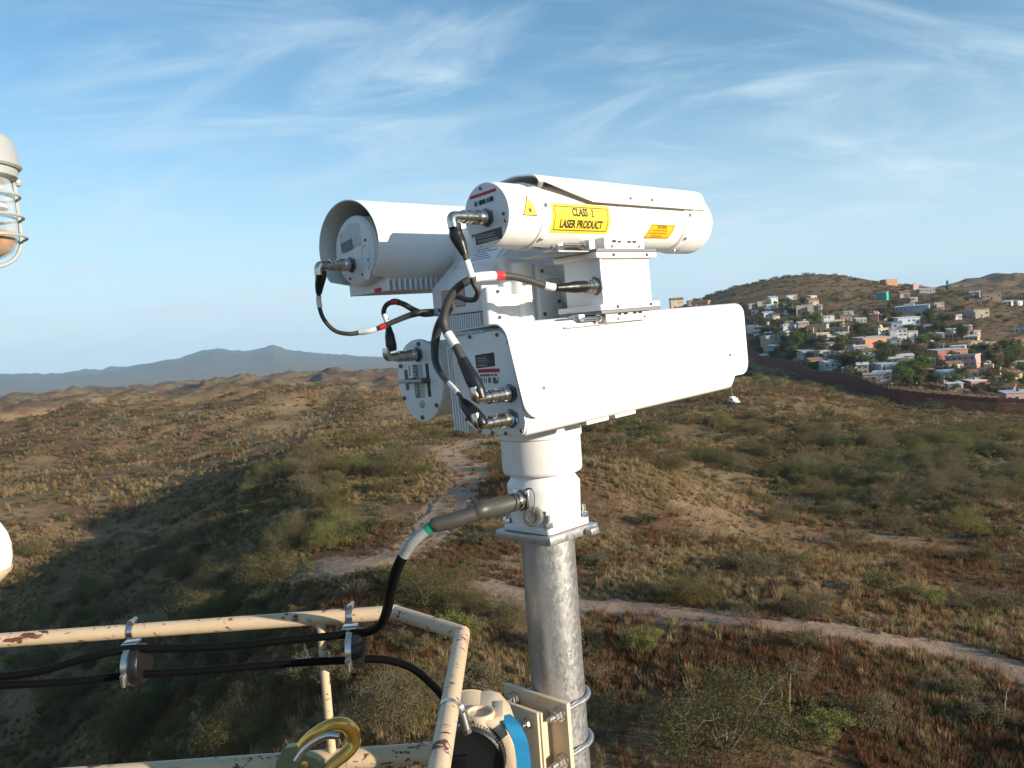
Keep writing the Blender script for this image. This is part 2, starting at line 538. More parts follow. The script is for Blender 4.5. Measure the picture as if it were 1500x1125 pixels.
# sun shield: a rolled sheet over the tube, its near edge cut back at the rear
rows = []
for y in [-.168, -.166, -.150, -.12, -.09, -.06, -.03, -.02, .05, .12, .2, .28, .35, .378, .384]:
    lo = 42 - 25 * min(1, max(0, (y + .150) / .12)); row = []
    for k in range(25):
        dg_ = lo + (180 - 2 * lo) * k / 24; a = rad(dg_); q = .0725 + .0095 * (math.exp(-((dg_ - 50) / 17) ** 2) + math.exp(-((dg_ - 130) / 17) ** 2))
        row.append(((LX + q * math.cos(a), y, LZ + q * math.sin(a)), (math.cos(a), 0, math.sin(a))))
    rows.append(row)
ss = MB().shell(rows, .0022).build('sun_shield', M_['white'], las)
for y in (.096, .172): screw(ss, (LX + .0725 * math.cos(rad(28)), y, LZ + .0725 * math.sin(rad(28))), (math.cos(rad(28)), 0, math.sin(rad(28))), _screw_b, 1.0)
for y in (-.14, .05, .26):
    for sgn in (1, -1):
        a = rad(55 if sgn > 0 else 125)
        MB().cyl((LX + .055 * math.cos(a), y, LZ + .055 * math.sin(a)), (LX + .071 * math.cos(a), y, LZ + .071 * math.sin(a)), .005, seg=10).build('standoff', M_['white'], las)


def on_tube(y, z, r):
    """wrap flat label coordinates round the tube: z measured as arc length"""
    a = z / r
    return (LX + r * math.cos(a), y, LZ + r * math.sin(a))


def wrap_panel(name, mat, y0, y1, z0, z1, r, parent, skew=0., n=10, bow=0.):
    mb = MB(); vs_, fs = [], []
    m = 8
    for j in range(n + 1):
        for i in range(m + 1):
            t = j / n; s_ = i / m
            y = y0 + (y1 - y0) * s_ + skew * t + bow * math.sin(math.pi * t) * (1 if s_ > .5 else 1)
            vs_.append(on_tube(y, z0 + (z1 - z0) * t, r))
    for j in range(n):
        for i in range(m):
            a = j * (m + 1) + i; fs.append((a, a + 1, a + m + 2, a + m + 1))
    mb.add(vs_, fs); return mb.build(name, mat, parent)


def wrap_frame(name, mat, y0, y1, z0, z1, w, r, parent, skew=0.):
    mb = MB(); n = 10
    for (a0, a1, b0, b1) in ((y0, y1, z0, z0 + w), (y0, y1, z1 - w, z1), (y0, y0 + w, z0, z1), (y1 - w, y1, z0, z1)):
        vs_, fs = [], []
        for j in range(n + 1):
            z = b0 + (b1 - b0) * j / n; k = skew * (z - z0) / (z1 - z0)
            vs_ += [on_tube(a0 + k, z, r), on_tube(a1 + k, z, r)]
        for j in range(n): fs.append((2 * j, 2 * j + 1, 2 * j + 3, 2 * j + 2))
        mb.add(vs_, fs)
    return mb.build(name, mat, parent)


def wrap_text(name, body, size, y, z, r, parent, mat='ink', xs=.8, shear=0., bold=.0):
    vs_, fs = text_geo(body, size, shear, 'CENTER', xs, bold)
    mb = MB().add([on_tube(y + a, z + b, r) for a, b in vs_], fs)
    return mb.build(name, M_[mat], parent, smooth=0)


R0_ = .0594
lab = wrap_panel('laser_class_label', M_['yellow'], -.140, .032, -.038, .017, R0_, las)
wrap_frame('label_border', M_['ink'], -.133, .026, -.033, .012, .0016, R0_ + .0003, lab)
wrap_text('label_text', 'CLASS', .0205, -.0605, .0010, R0_ + .0004, lab, xs=.80, bold=.0007)
one = MB(); _y, _r = -.0225, R0_ + .0004
for (a, b, c, d) in ((-.0012, .0012, -.0068, .0085), (-.0038, .0038, -.0068, -.0048)):
    for k in range(4):
        z0_, z1_ = c + (d - c) * k / 4, c + (d - c) * (k + 1) / 4
        one.add([on_tube(_y + a, z0_ + .0007, _r), on_tube(_y + b, z0_ + .0007, _r), on_tube(_y + b, z1_ + .0007, _r), on_tube(_y + a, z1_ + .0007, _r)], [(0, 1, 2, 3)])
one.add([on_tube(_y - .0012, .0092, _r), on_tube(_y - .0012, .0068, _r), on_tube(_y - .0042, .0048, _r), on_tube(_y - .0042, .0070, _r)], [(0, 1, 2, 3)])
one.build('label_text', M_['ink'], lab, smooth=0)
wrap_text('label_text', 'LASER PRODUCT', .0205, -.054, -.0210, R0_ + .0004, lab, xs=.80, bold=.0007)
tri = MB()
_rt = .0581


def tri_pts(s, cy_, cz_): return [(cy_ - .5 * s, cz_ - .33 * s), (cy_ + .5 * s, cz_ - .33 * s), (cy_, cz_ + .66 * s)]


def tri_mesh(s, r, cy_, cz_, n=8):
    A, B, C = tri_pts(s, cy_, cz_); vs_, fs = [], []
    for j in range(n + 1):
        t = j / n
        l = (A[0] + (C[0] - A[0]) * t, A[1] + (C[1] - A[1]) * t); q = (B[0] + (C[0] - B[0]) * t, B[1] + (C[1] - B[1]) * t)
        vs_ += [on_tube(l[0], l[1], r), on_tube(q[0], q[1], r)]
    for j in range(n): fs.append((2 * j, 2 * j + 1, 2 * j + 3, 2 * j + 2))
    return vs_, fs


tl = MB().add(*tri_mesh(.038, _rt - .0002, -.197, .004)).build('warning_triangle', M_['ink'], las)
MB().add(*tri_mesh(.0330, _rt + .0001, -.197, .0038)).build('triangle_panel', M_['yellow'], tl)
star = MB()
for k in range(12):
    a = 2 * math.pi * k / 12; L_ = .0085 if k % 2 else .0062; w_ = .0007
    ca, sa = math.cos(a), math.sin(a); c0, z0 = -.197, .001
    star.add([on_tube(c0 - sa * w_, z0 + ca * w_, _rt + .0004), on_tube(c0 + ca * L_, z0 + sa * L_, _rt + .0004), on_tube(c0 + sa * w_, z0 - ca * w_, _rt + .0004)], [(0, 1, 2)])
star.add([on_tube(-.197 + .0022 * math.cos(k * math.pi / 5), .001 + .0022 * math.sin(k * math.pi / 5), _rt + .0004) for k in range(10)], [tuple(range(10))])
star.build('starburst_symbol', M_['ink'], tl, smooth=0)
cl = wrap_panel('caution_label', M_['yellow_deep'], .160, .252, -.045, -.013, R0_, las, skew=.016)
wrap_frame('label_border', M_['ink'], .163, .249, -.043, -.015, .001, R0_ + .0003, cl, skew=.014)
wrap_text('label_text', 'CAUTION', .0088, .215, -.0195, R0_ + .0003, cl, xs=.9, bold=.0002)
for i, s_ in enumerate(('CLASS 1 INVISIBLE LASER RADIATION', 'DO NOT STARE AND VIEW WITH OPTICAL', 'INSTRUMENTS INTO BEAM')):
    wrap_text('label_text', s_, .0047, .211 - .003 * i, -.0265 - .0062 * i, R0_ + .0003, cl, xs=.72)
for i in range(3):
    mb = MB(); r_ = random.Random(i)
    y = .215
    while y < .262 - .004 * (i == 1):
        w_ = r_.uniform(.0015, .004); z = .010 - i * .0055
        mb.add([on_tube(y, z, R0_), on_tube(y + w_, z, R0_), on_tube(y + w_, z + .0022, R0_), on_tube(y, z + .0022, R0_)], [(0, 1, 2, 3)]); y += w_ + .001
    mb.build('fine_print', M_['grey_cast'], las, smooth=0)

# ---------------------------------------------------------------- thermal camera, far left
TX, TZ = -.246, .551
th = thing('thermal_camera', 'fat white hooded tube on the far left side of the head', 'camera', HEAD)
rows = []
for y in [-.262, -.259, -.2, -.1, 0, .1, .2, .3, .36]:
    e = 14 * max(0, (-.215 - y) / .047) ** 1.5; row = []
    a0, a1 = -56 + e, 236 - e
    for k in range(49):
        a = rad(a0 + (a1 - a0) * k / 48)
        row.append(((TX + .1055 * math.cos(a), y, TZ + .096 * math.sin(a)), Vector((math.cos(a), 0, math.sin(a) * 1.1)).normalized()))
    rows.append(row)
MB().shell(rows, .0022).build('hood', M_['white'], th)
MB().lathe((TX, -.243, TZ - .008), (0, 1, 0), [(0, .070), (.003, .073), (.05, .073), (.052, .077), (.55, .077), (.60, .074)], 48).build('body', M_['white'], th)
MB().prism(round_poly([(-.305, .492), (-.295, .468), (-.28, .463), (-.21, .463), (-.195, .468), (-.186, .492)], .008), 1, -.205, .34, .002).build('bottom_block', M_['white'], th)
mb = MB()
for i in range(38): mb.box((-.312, -.222 + i * .0145, .4530), (-.178, -.222 + i * .0145 + .0060, .480), .0008, 1)
mb.build('cooling_fins', M_['white_plate'], th, kind='stuff')
tp = MB().lathe((TX, -.2465, TZ - .008), (0, 1, 0), [(0, .0655), (.0015, .068), (.004, .068)], 48).build('end_plate', M_['white_plate'], th)
mb = MB()
for i in range(13):
    x = TX - .046 + i * .0058; h = math.sqrt(max(0, .058 ** 2 - (x - TX) ** 2))
    mb.box((x, -.2495, TZ + .002), (x + .0026, -.2462, TZ - .008 + h), .0006, 1)
mb.build('ribs', M_['white_plate'], tp, kind='stuff')
plate_rect(tp, 'data_label', M_['grey_label'], -.250, -.286, -.247, .544, .563, shear=.006)
for (x, z) in ((-.205, .560), (-.225, .492), (-.27, .488), (-.20, .52), (-.286, .58)): screw(tp, (x, -.2465, z), s=.75)
MB().tube([(TX + .036 + .014 * math.cos(a / 8 * math.tau) , -.2475, .525 + .026 * math.sin(a / 8 * math.tau)) for a in range(9)], .0013, 6, 4).build('access_plate_seam', M_['white_plate'], tp)
MB().lathe((TX + .036, -.2490, .49), (0, 1, 0), [(0, .011), (.001, .012), (.003, .012)], 20).build('vent_plug', M_['white_plate'], tp)
MB().box((-.20, -.06, .50), (-.085, .10, .575), .008).build('mounting_arm', M_['white'], th)
mb = MB().box((-.222, -.2245, .4535), (-.200, -.2222, .462), .001); mb.build('red_tag', M_['red'], th)

# ---------------------------------------------------------------- day camera, lower right box
def slant(q):                              # the front end is cut back towards the bottom
    return (q[0], q[1] + .36 * (q[2] - .30) * min(1, max(0, (q[1] + .20) / .7)), q[2])


dc = thing('day_camera', 'long white box camera with a smooth sun hood, lowest and nearest on the head', 'camera', HEAD)
sec = round_poly([(.052, .348), (.186, .354), (.214, .19), (.207, .165), (.098, .166), (.060, .186)], [.012, .03, .01, .016, .02, .02])
_h = MB().prism(sec, 1, -.258, .502, .003); _h.v = [slant(q) for q in _h.v]; _h.build('housing', M_['white'], dc)
secp = [(.132 + (x - .132) * .975, .26 + (z - .26) * .975) for x, z in sec]
bp = MB().prism(secp, 1, -.2625, -.2575, .0012).build('back_plate', M_['white_plate'], dc)
for (x, z) in ((.164, .344), (.095, .344), (.190, .330), (.183, .245), (.076, .266), (.088, .232), (.089, .186), (.066, .195), (.098, .1735), (.130, .171), (.163, .1705), (.202, .176), (.150, .262)):
    screw(bp, (x, -.2625, z), s=.85)
plate_rect(bp, 'data_label', M_['black_label'], -.2625, .104, .152, .287, .311, shear=.003)
bars(bp, 'label_print', M_['grey_cast'], -.2625, .108, .146, .291, .310, 6, 8, fill=.3, vertical=False, lift=.0009)
wl_ = plate_rect(bp, 'paper_label', M_['white_label'], -.2625, .108, .162, .258, .286, lift=.0005)
plate_rect(wl_, 'red_strip', M_['red_ink'], -.2625, .108, .162, .279, .2855, lift=.0009)
bars(wl_, 'barcode', M_['ink'], -.2625, .112, .158, .260, .270, 16, 9, lift=.0009)
bars(wl_, 'fine_print', M_['ink'], -.2625, .112, .156, .272, .2765, 24, 10, lift=.0009, fill=.5)
# hood sheet: over the top, round the corner and down the near side
path = []
for i in range(7): path.append(((.046 + (.160 - .046) * i / 6, .3575 + .006 * i / 6), (0, 1)))
for i in range(1, 9):
    a = rad(90 - 80 * i / 8); path.append(((.1625 + .034 * math.cos(a), .3300 + .034 * math.sin(a)), (math.cos(a), math.sin(a))))
e0 = path[-1][0]
for i in range(1, 9): path.append(((e0[0] + (.2245 - e0[0]) * i / 8, e0[1] + (.196 - e0[1]) * i / 8), (.985, .17)))
d_ = [0]
for i in range(1, len(path)): d_.append(d_[-1] + (Vector(path[i][0]) - Vector(path[i - 1][0])).length)


def path_at(s_):
    i = 1
    while i < len(d_) - 1 and d_[i] < s_: i += 1
    t = (s_ - d_[i - 1]) / (d_[i] - d_[i - 1])
    a, b = path[i - 1], path[i]
    return Vector(a[0]).lerp(Vector(b[0]), t), Vector(a[1]).lerp(Vector(b[1]), t).normalized()


rows = []
y0, y1, rc = -.270, .548, .030
ys = [y0 + rc * (1 - math.cos(rad(15 * k))) for k in range(7)] + [0, .2, .4] + [y1 - rc * (1 - math.cos(rad(15 * k))) for k in range(6, -1, -1)]
for y in ys:
    q = min(y - y0, y1 - y); cut = rc - math.sqrt(max(0, rc ** 2 - (rc - q) ** 2)) if q < rc else 0
    s1 = d_[-1] - cut; row = []
    for k in range(34):
        p, n = path_at(s1 * k / 33); row.append(((p.x, y, p.y), (n.x, 0, n.y)))
    rows.append(row)
_h = MB().shell(rows, .0025); _h.v = [slant(q) for q in _h.v]; hd = _h.build('sun_hood', M_['white'], dc)
for (y, s_) in ((-.212, .90), (.462, .90)):
    p, n = path_at(d_[-1] * .84); screw(hd, slant((p.x, y, p.y)), (n.x, 0, n.y), _screw_b, 1.0)
MB().prism(round_poly([(.020, .345), (.056, .345), (.064, .19), (.05, .175), (.03, .18)], .01), 1, -.235, .38, .002).build('side_body', M_['white'], dc)
rows = []
for k in range(13):
    a = rad(90 + 150 * k / 12); rows.append(((.056 + .03 * math.cos(a), .26 + .09 * math.sin(a)), ))
MB().prism(round_poly([(.058, .352), (.041, .345), (.033, .30), (.038, .25), (.052, .205), (.062, .195)], .012), 1, -.2565, -.236, .002).build('rear_fairing', M_['white'], dc)
mb = MB()
for i in range(6): mb.box((.014 + i * .0080, -.250 - i * .0008, .172 - .001 * i), (.0182 + i * .0080, -.18, .33), .0007, 1)
mb.build('cooling_fins', M_['white_plate'], dc, kind='stuff')
for y in (-.045, .045): MB().box((.135, y - .035, .158), (.198, y + .035, .168), .002).build('foot', M_['white'], dc)
MB().lathe((.13, .475, .262), (0, 1, 0), [(0, .06), (.004, .06), (.005, .055)], 40).build('lens', M_['black_label'], dc)

# ---------------------------------------------------------------- oval spotter, far lower left
ov = thing('spotting_camera', 'white oval-ended housing with a grey bar handle, hanging low on the far left', 'camera', HEAD)
OX, OZ = -.218, .2575
el = [(OX + .0755 * math.cos(a) * (1 + .05 * math.sin(a)), OZ + .0905 * math.sin(a)) for a in [2 * math.pi * k / 56 for k in range(56)]]
MB().prism([(OX + (x - OX) * .93, OZ + (z - OZ) * .93) for x, z in el], 1, -.118, .30, .004).build('housing', M_['white'], ov)
op = MB().prism(el, 1, -.130, -.118, .002).build('end_plate', M_['white_plate'], ov)
for ang in (82, 155, 208, 268, 318, 22): a = rad(ang); screw(op, (OX + .066 * math.cos(a), -.130, OZ + .081 * math.sin(a)), s=1.15)
plate_rect(op, 'data_label', M_['grey_label'], -.130, -.237, -.221, .220, .293)
bars(op, 'label_print', M_['white_label'], -.130, -.2345, -.224, .224, .290, 20, 4, fill=.3, vertical=False, lift=.0009)
plate_rect(op, 'paper_label', M_['grey_cast'], -.130, -.221, -.205, .220, .293)
plate_rect(op, 'dark_strip', M_['black_label'], -.130, -.194, -.184, .222, .294)
plate_rect(op, 'dark_strip', M_['grey_label'], -.130, -.268, -.257, .238, .283)
plate_rect(op, 'red_print', M_['red_ink'], -.130, -.2505, -.2485, .268, .292)
MB().lathe((OX, -.132, .206), (0, 1, 0), [(0, .0075), (.001, .009), (.003, .009)], 20).build('port_plug', M_['grey_cast'], op)
h = MB().tube([(-.262, -.150, .2585), (-.185, -.150, .2585)], .0042, 10, spline=False).build('handle', M_['grey_cast'], ov)
for x in (-.232, -.188): MB().cyl((x, -.131, .2585), (x, -.152, .2585), .0062, seg=12).build('handle_post', M_['dark_steel'], h)
MB().box((-.175, -.02, .225), (-.09, .10, .30), .006).build('mounting_arm', M_['white'], ov)

# ---------------------------------------------------------------- pan and tilt head with its column
pt = thing('pan_tilt_head', 'white pan and tilt head on a round column between the cameras', 'pan tilt head', LEVEL)
pb = bpy.data.objects.new('positioner', MB().box((-.115, -.105, .138), (.030, .13, .495), .008, 3).mesh('positioner', M_['white'])); col.objects.link(pb); pb.parent = pt
MB().lathe((0, 0, 0), (0, 0, 1), [(-.062, .074), (.012, .0775), (.022, .0775), (.036, .068), (.046, .068)], 64).build('neck', M_['white'], pt)
MB().lathe((0, 0, 0), (0, 0, 1), [(.044, .080), (.047, .0835), (.052, .0850), (.118, .0850), (.1195, .0835)], 64).build('drum', M_['white'], pt)
MB().lathe((0, 0, 0), (0, 0, 1), [(.119, .0865), (.121, .0885), (.134, .0885), (.137, .0860), (.145, .0860)], 64).build('swivel_ring', M_['white'], pt)
bf = MB().prism(round_poly([(-.0665, -.0665), (.0665, -.0665), (.0665, .0665), (-.0665, .0665)], .010, 4), 2, -.0745, -.0600, .0015).build('base_flange', M_['white'], pt)
for sx in (1, -1):
    for sy in (1, -1):
        c = (.0585 * sx, .0585 * sy)
        b = MB().cyl((*c, -.0745), (*c, -.034), .0042, seg=12).hexnut((*c, -.0600), (0, 0, 1), .0092, .011).lathe((*c, -.0605), (0, 0, 1), [(0, .0105), (.0018, .0105)], 16)
        b.build('bolt', M_['steel'], bf)
# side pieces of the yoke under the laser
MB().box((.028, -.175, .352), (.052, -.118, .432), .008, 3).box((.026, -.12, .352), (.046, -.05, .418), .006).build('side_cover', M_['white'], pt)
for p in ((.053, -.15, .422), (.053, -.15, .372)): screw(pt, p, (1, 0, 0), _screw, .9)
mb = MB().box((.028, -.040, .150), (.062, .034, .478), .004)
br = mb.build('yoke_plate', M_['white'], pt)
for z in (.448, .432): MB().box((.0615, -.018, z), (.066, .030, z + .006), .001).build('vent_rib', M_['white'], br)
for p in ((.0622, -.028, .462), (.0622, -.028, .375), (.0622, .02, .40)): screw(br, p, (1, 0, 0), _screw, .9)
MB().cyl((.028, .075, .420), (.125, .075, .420), .046, seg=36, bev=.006).build('tilt_hub', M_['white'], pt)
MB().lathe((.03, -.06, .30), (0, 0, 1), [(0, .028), (.18, .028)], 24).build('cable_duct', M_['white'], pt)
# electronics cover: an upright face that folds back into a slope
cov = MB()
prof = [(-.152, .388), (-.152, .446), (-.035, .542), (.04, .542), (.04, .388)]
cov.prism(prof, 0, -.138, .012, .0025)
cv = cov.build('electronics_cover', M_['white_plate'], pt)
rl = plate_rect(cv, 'red_bordered_label', M_['red_ink'], -.152, -.108, -.038, .402, .438, shear=.0)
plate_rect(rl, 'label_panel', M_['pink_label'], -.152, -.1065, -.0395, .4035, .4365, lift=.0009)
bars(rl, 'label_print', M_['red_ink'], -.152, -.10, -.046, .408, .432, 5, 2, fill=.35, vertical=False, lift=.0013)
for p in ((-.118, -.152, .400), (-.005, -.152, .432)): screw(cv, p, s=.8)
sl = Vector((0, .117, .096)).normalized(); nn = Vector((0, -.096, .117)).normalized(); b0 = Vector((0, -.152, .446))


def on_slope(x, t, up=.0006): return tuple(Vector((x, 0, 0)) + b0 + sl * t + nn * up)


def slope_quads(name, mat, rects, parent, up=.0006):
    mb = MB()
    for (x0, x1, t0, t1) in rects: mb.add([on_slope(x0, t0, up), on_slope(x1, t0, up), on_slope(x1, t1, up), on_slope(x0, t1, up)], [(0, 1, 2, 3)])
    return mb.build(name, mat, parent, smooth=0)


wl2 = slope_quads('notice_label', M_['white_label'], [(-.122, .002, .068, .140)], cv)
slope_quads('label_border', M_['blue_ink'], [(-.120, .000, .070, .0716), (-.120, .000, .130, .1316), (-.120, -.1186, .070, .1316), (-.0014, .000, .070, .1316)], wl2, .001)
slope_quads('label_text', M_['blue_ink'], [(-.085 + (i % 2) * .004, -.02 - (i % 3) * .012, .082 + .009 * i, .0845 + .009 * i) for i in range(5)], wl2, .001)
hs = MB().box((-.10, -.140, .335), (.002, .03, .386), .002).build('heat_sink', M_['white_plate'], pt)
mb = MB()
for i in range(15): mb.box((-.098 + i * .0068, -.152, .337), (-.0945 + i * .0068, -.139, .386), .0006, 1)
mb.build('cooling_fins', M_['white_plate'], hs, kind='stuff')
# socket, plug and dust cap on the neck
boss = LEVEL.inverted() @ Vector(at(797, 752, 1.675))
dr = Vector((boss.x, boss.y, 0)).normalized()
bs_ = MB().lathe(dr * .0735 + Vector((0, 0, boss.z)), dr, [(0, .018), (.0025, .018), (.0035, .016)], 28).build('blank_boss', M_['white'], pt)
MB().lathe(dr * .077 + Vector((0, 0, boss.z)), dr, [(0, .0042), (.0006, .0042)], 14).build('vent_hole', M_['dark_steel'], bs_)
sk = LEVEL.inverted() @ Vector(at(762, 733, 1.69)); sd = Vector((sk.x, sk.y, 0)).normalized(); sp = sd * .073 + Vector((0, 0, sk.z))
so = MB().box((-.021, -.021, 0), (.021, .021, .004), .001, rot=sd.to_track_quat('Z', 'Y').to_matrix()).build('socket_plate', M_['steel'], pt)
so.location = sp
capc = LEVEL.inverted() @ Vector(at(778, 760, 1.655)); cd = Vector((capc.x, capc.y, 0)).normalized(); cp = cd * .079 + Vector((0, 0, capc.z))
dcap = MB().lathe(cp, cd + Vector((0, 0, .12)), [(0, .0185), (.002, .0205), (.013, .0205), (.016, .0185), (.0165, .012), (.0145, .0115)], 28).build('dust_cap', plain('olive_grey_cap', (.20, .19, .16), .4, .4, var=.1), pt)
lan = [LEVEL.inverted() @ Vector(at(x, y, d)) for x, y, d in ((764, 724, 1.66), (770, 717, 1.645), (778, 716, 1.64), (783, 724, 1.64), (783, 738, 1.635), (781, 751, 1.632), (780, 757, 1.634))]
MB().tube(lan, .0016, 6, 6).build('lanyard', M_['dark_steel'], dcap)

# ---------------------------------------------------------------- adjustable mount between box camera and laser
am = thing('adjustment_mount', 'small white bracket box with screw jacks between the laser and the box camera', 'mount', HEAD)
MB().box((.125, -.006, .382), (.205, .160, .470), .004).build('box', M_['white'], am)
MB().box((.118, -.012, .378), (.2095, -.0065, .474), .002).build('end_wall', M_['white_plate'], am)
for (z0, z1) in ((.470, .482), (.370, .382)):
    f = MB().box((.108, -.030, z0), (.2165, .172, z1), .003).build('flange', M_['white'], am)
    MB().box((.109, -.029, z0 + (.0122 if z0 > .4 else -.0062)), (.2168, .171, z0 + (.0182 if z0 > .4 else -.0002)), .001).build('gasket', M_['gasket'], f)
    for y in (.022, .135): screw(f, (.2167, y, (z0 + z1) / 2), (1, 0, 0), _screw, .75)
for (z0, z1) in ((.4875, .512), (.346, .3645)):
    sb = MB().box((.13, .008, z0), (.209, .142, z1), .003).build('spacer', M_['white'], am)
    for y in (.03, .12): screw(sb, (.2092, y, z0 + .006), (1, 0, 0), _screw_b, .75)
    mk = MB(); r_ = random.Random(int(z0 * 1000))
    for y in (.032, .05, .082, .10):
        mk.box((.2090, y, z0 + .013), (.2096, y + r_.uniform(.006, .014), z0 + .0165 + r_.uniform(0, .002)))
    mk.build('scale_marks', M_['ink'], sb, smooth=0, kind='stuff')
for (z, lst) in ((.497, ((-.115, .168), (-.055, .194))), (.357, ((-.085, .178), (-.030, .200)))):
    for (y, x) in lst:
        jk = MB().box((x - .010, y + .022, z - .010), (x + .010, y + .040, z + .010), .002).build('jack_block', M_['white'], am)
        s_ = MB().cyl((x, y - .040, z), (x, y + .023, z), .0040, seg=12)
        for i in range(9): s_.lathe((x, y - .030 + i * .005, z), (0, 1, 0), [(0, .0046), (.0025, .0046)], 10)
        s_.hexnut((x, y + .008, z), (0, 1, 0), .0085, .008)
        s_.build('jack_screw', M_['steel'], jk)
    MB().box((.10, -.12, z - .014), (.20, .02, z - .011), .001).build('slide_plate', M_['grey_cast'], am)

# ---------------------------------------------------------------- steel pole
pole = thing('steel_pole', 'galvanised steel pole carrying the white camera head', 'pole', LEVEL)
MB().lathe((0, 0, 0), (0, 0, 1), [(-18.3, .0575), (-.50, .0575), (-.0925, .0575)], 48).build('tube', M_['galv'], pole)
tpl = MB().prism(round_poly([(-.0785, -.0785), (.0785, -.0785), (.0785, .0785), (-.0785, .0785)], .004, 3), 2, -.0925, -.0755, .001).build('top_plate', M_['galv'], pole)
MB().box((.060, .030, -.0915), (.098, .056, -.078), .0015).build('plate_lug', M_['galv'], tpl)

# ---------------------------------------------------------------- cables and plugs


def cable(name, label, cat='cable', group=None):
    return thing(name, label, cat, loc=(0, 0, 0), group=group)


class Cable:
    def __init__(s, name, label, org, group=None):
        s.o = Vector(org); s.t = thing(name, label, 'cable', loc=org, group=group)

    def loc(s, P_): return [Vector(p) - s.o for p in P_]

    k = 1.0                                # thickness of this cable and its boots

    def run(s, name, pts, r, mat, rs=None, sub=8, seg=12, parent=None):
        r = r * s.k; rs = [q * s.k for q in rs] if rs else None
        return MB().tube(s.loc(pts), r, seg, sub, rs).build(name, M_[mat], parent or s.t)

    def plug(s, p, axis, L=.09, down=None, r=.0128, nut=True):
        """a round military style connector; with down it turns through an elbow"""
        p = Vector(p) - s.o; axis = Vector(axis).normalized(); k = r / .0165; f = L / .09
        pr = [(.010, .0150), (.0105, .0162), (.014, .0162), (.0145, .0150), (.018, .0150), (.0185, .0165), (.021, .0150), (.0215, .0165), (.024, .0150), (.0245, .0165), (.036, .0165),
              (.0365, .0138), (.041, .0138), (.0415, .0152), (.047, .0152), (.0475, .0142), (.050, .0142), (.0505, .0152), (.056, .0152), (.0565, .0125), (.066, .0118)]
        c = MB().lathe(p, axis, [(h * f, q * k) for h, q in pr], 28)
        if down is not None:
            dn = Vector(down).normalized(); b = p + axis * .064 * f; e = p + axis * .084 * f
            c.tube([b, b + axis * .010 * f, e - axis * .004 + dn * .001, e + dn * .007, e + dn * .020], .0112 * k, 16, 6)
        c = c.build('connector', M_['nickel'], s.t)
        if nut:
            MB().lathe(p, axis, [(0, .0215 * k), (.0045, .0215 * k), (.005, .020 * k)], 6).build('lock_nut', M_['dark_steel'], c)
            MB().lathe(p + axis * .0045, axis, [(0, .0155 * k), (.006, .0155 * k)], 24).build('colour_ring', M_['blue_ring'], c)
        return c


def hp(px, py, y):                        # world point of a pixel on the head plane y = const
    q = hit(px, py, 1, y); return Vector(hw(*q))


mY = -Vector(aY); dnv = Vector((0, 0, -1))
# laser cable
b = hit(714, 319, 1, -.247); B = Vector(hw(*b))
cA = Cable('laser_cable', 'thin cable from the rear plug of the upper laser tube, with a white sleeve', B); cA.k = .74
cA.plug(B, mY, .092, Vector((0.12, -.1, -1)))
e = B + mY * .077
pts = [e + dnv * .012, hp(668, 343, -.327), hp(674, 356, -.326), hp(681, 373, -.325)]
cA.run('boot', pts, .013, 'rubber', rs=[.0125, .0165, .0145, .0085])
cA.run('jacket', [hp(680, 370, -.325), hp(684, 383, -.324), hp(691, 405, -.322), hp(694, 415, -.318), hp(700, 427, -.310), hp(696, 438, -.298), hp(684, 439, -.290), hp(668, 434, -.290), hp(658, 442, -.300),
                  hp(651, 465, -.305)], .0068, 'cable')
cA.run('sleeve', [hp(683.5, 382, -.324), hp(687, 393, -.323), hp(691.5, 407, -.322)], .0086, 'sleeve')
# long loop from the mount box to the upper plug of the box camera
b = hit(873, 419, 1, -.012); B = Vector(hw(*b))
cB = Cable('loop_cable', 'thick grey cable looping from the mount box to the upper box camera plug', B); cB.k = .74
cB.plug(B, mY, .052, r=.0140)
e = B + mY * .034
q1 = hp(815, 422, -.115)
cB.run('boot', [e, e.lerp(q1, .35), e.lerp(q1, .7), q1], .014, 'rubber', rs=[.0150, .0150, .0115, .0095])
b2 = hit(748, 576, 1, -.2635); B2 = Vector(hw(*b2))
e2 = B2 + mY * .077
P_ = [hp(818, 422, -.110), hp(797, 418, -.135), hp(765, 408, -.19), hp(737, 404, -.235), hp(710, 405, -.275), hp(690, 409, -.305), hp(668, 424, -.325), hp(654, 448, -.338), hp(650, 470, -.342), hp(655, 488, -.343),
      hp(668, 508, -.343), hp(680, 532, -.342)]
cB.run('jacket', P_, .0092, 'cable', rs=[.0085, .0085, .0092, .0092, .0095, .0098, .0098, .0098, .0098, .0098, .0100, .0105])
cB.run('sleeve', [hp(798, 418, -.134), hp(806, 420, -.125), hp(813, 421, -.117)], .0098, 'sleeve')
cB.run('red_band', [hp(737, 404, -.235), hp(730, 404, -.246), hp(724, 404, -.257)], .0108, 'red')
cB.run('sleeve', [hp(724, 404, -.257), hp(708, 405, -.281), hp(694, 407, -.30)], .0114, 'sleeve')
cB.run('sleeve', [hp(656, 489, -.343), hp(661, 497, -.343), hp(667.5, 507, -.343)], .0114, 'sleeve')
cB.run('boot', [hp(677, 526, -.342), hp(684, 540, -.341), hp(693, 557, -.340), hp(701, 573, -.339), hp(706, 584, -.339)], .016, 'rubber', rs=[.0125, .0145, .0175, .0165, .011])
cB.plug(B2, mY, .088, hp(693, 555, -.340) - e2 + Vector((0, 0, .02)))
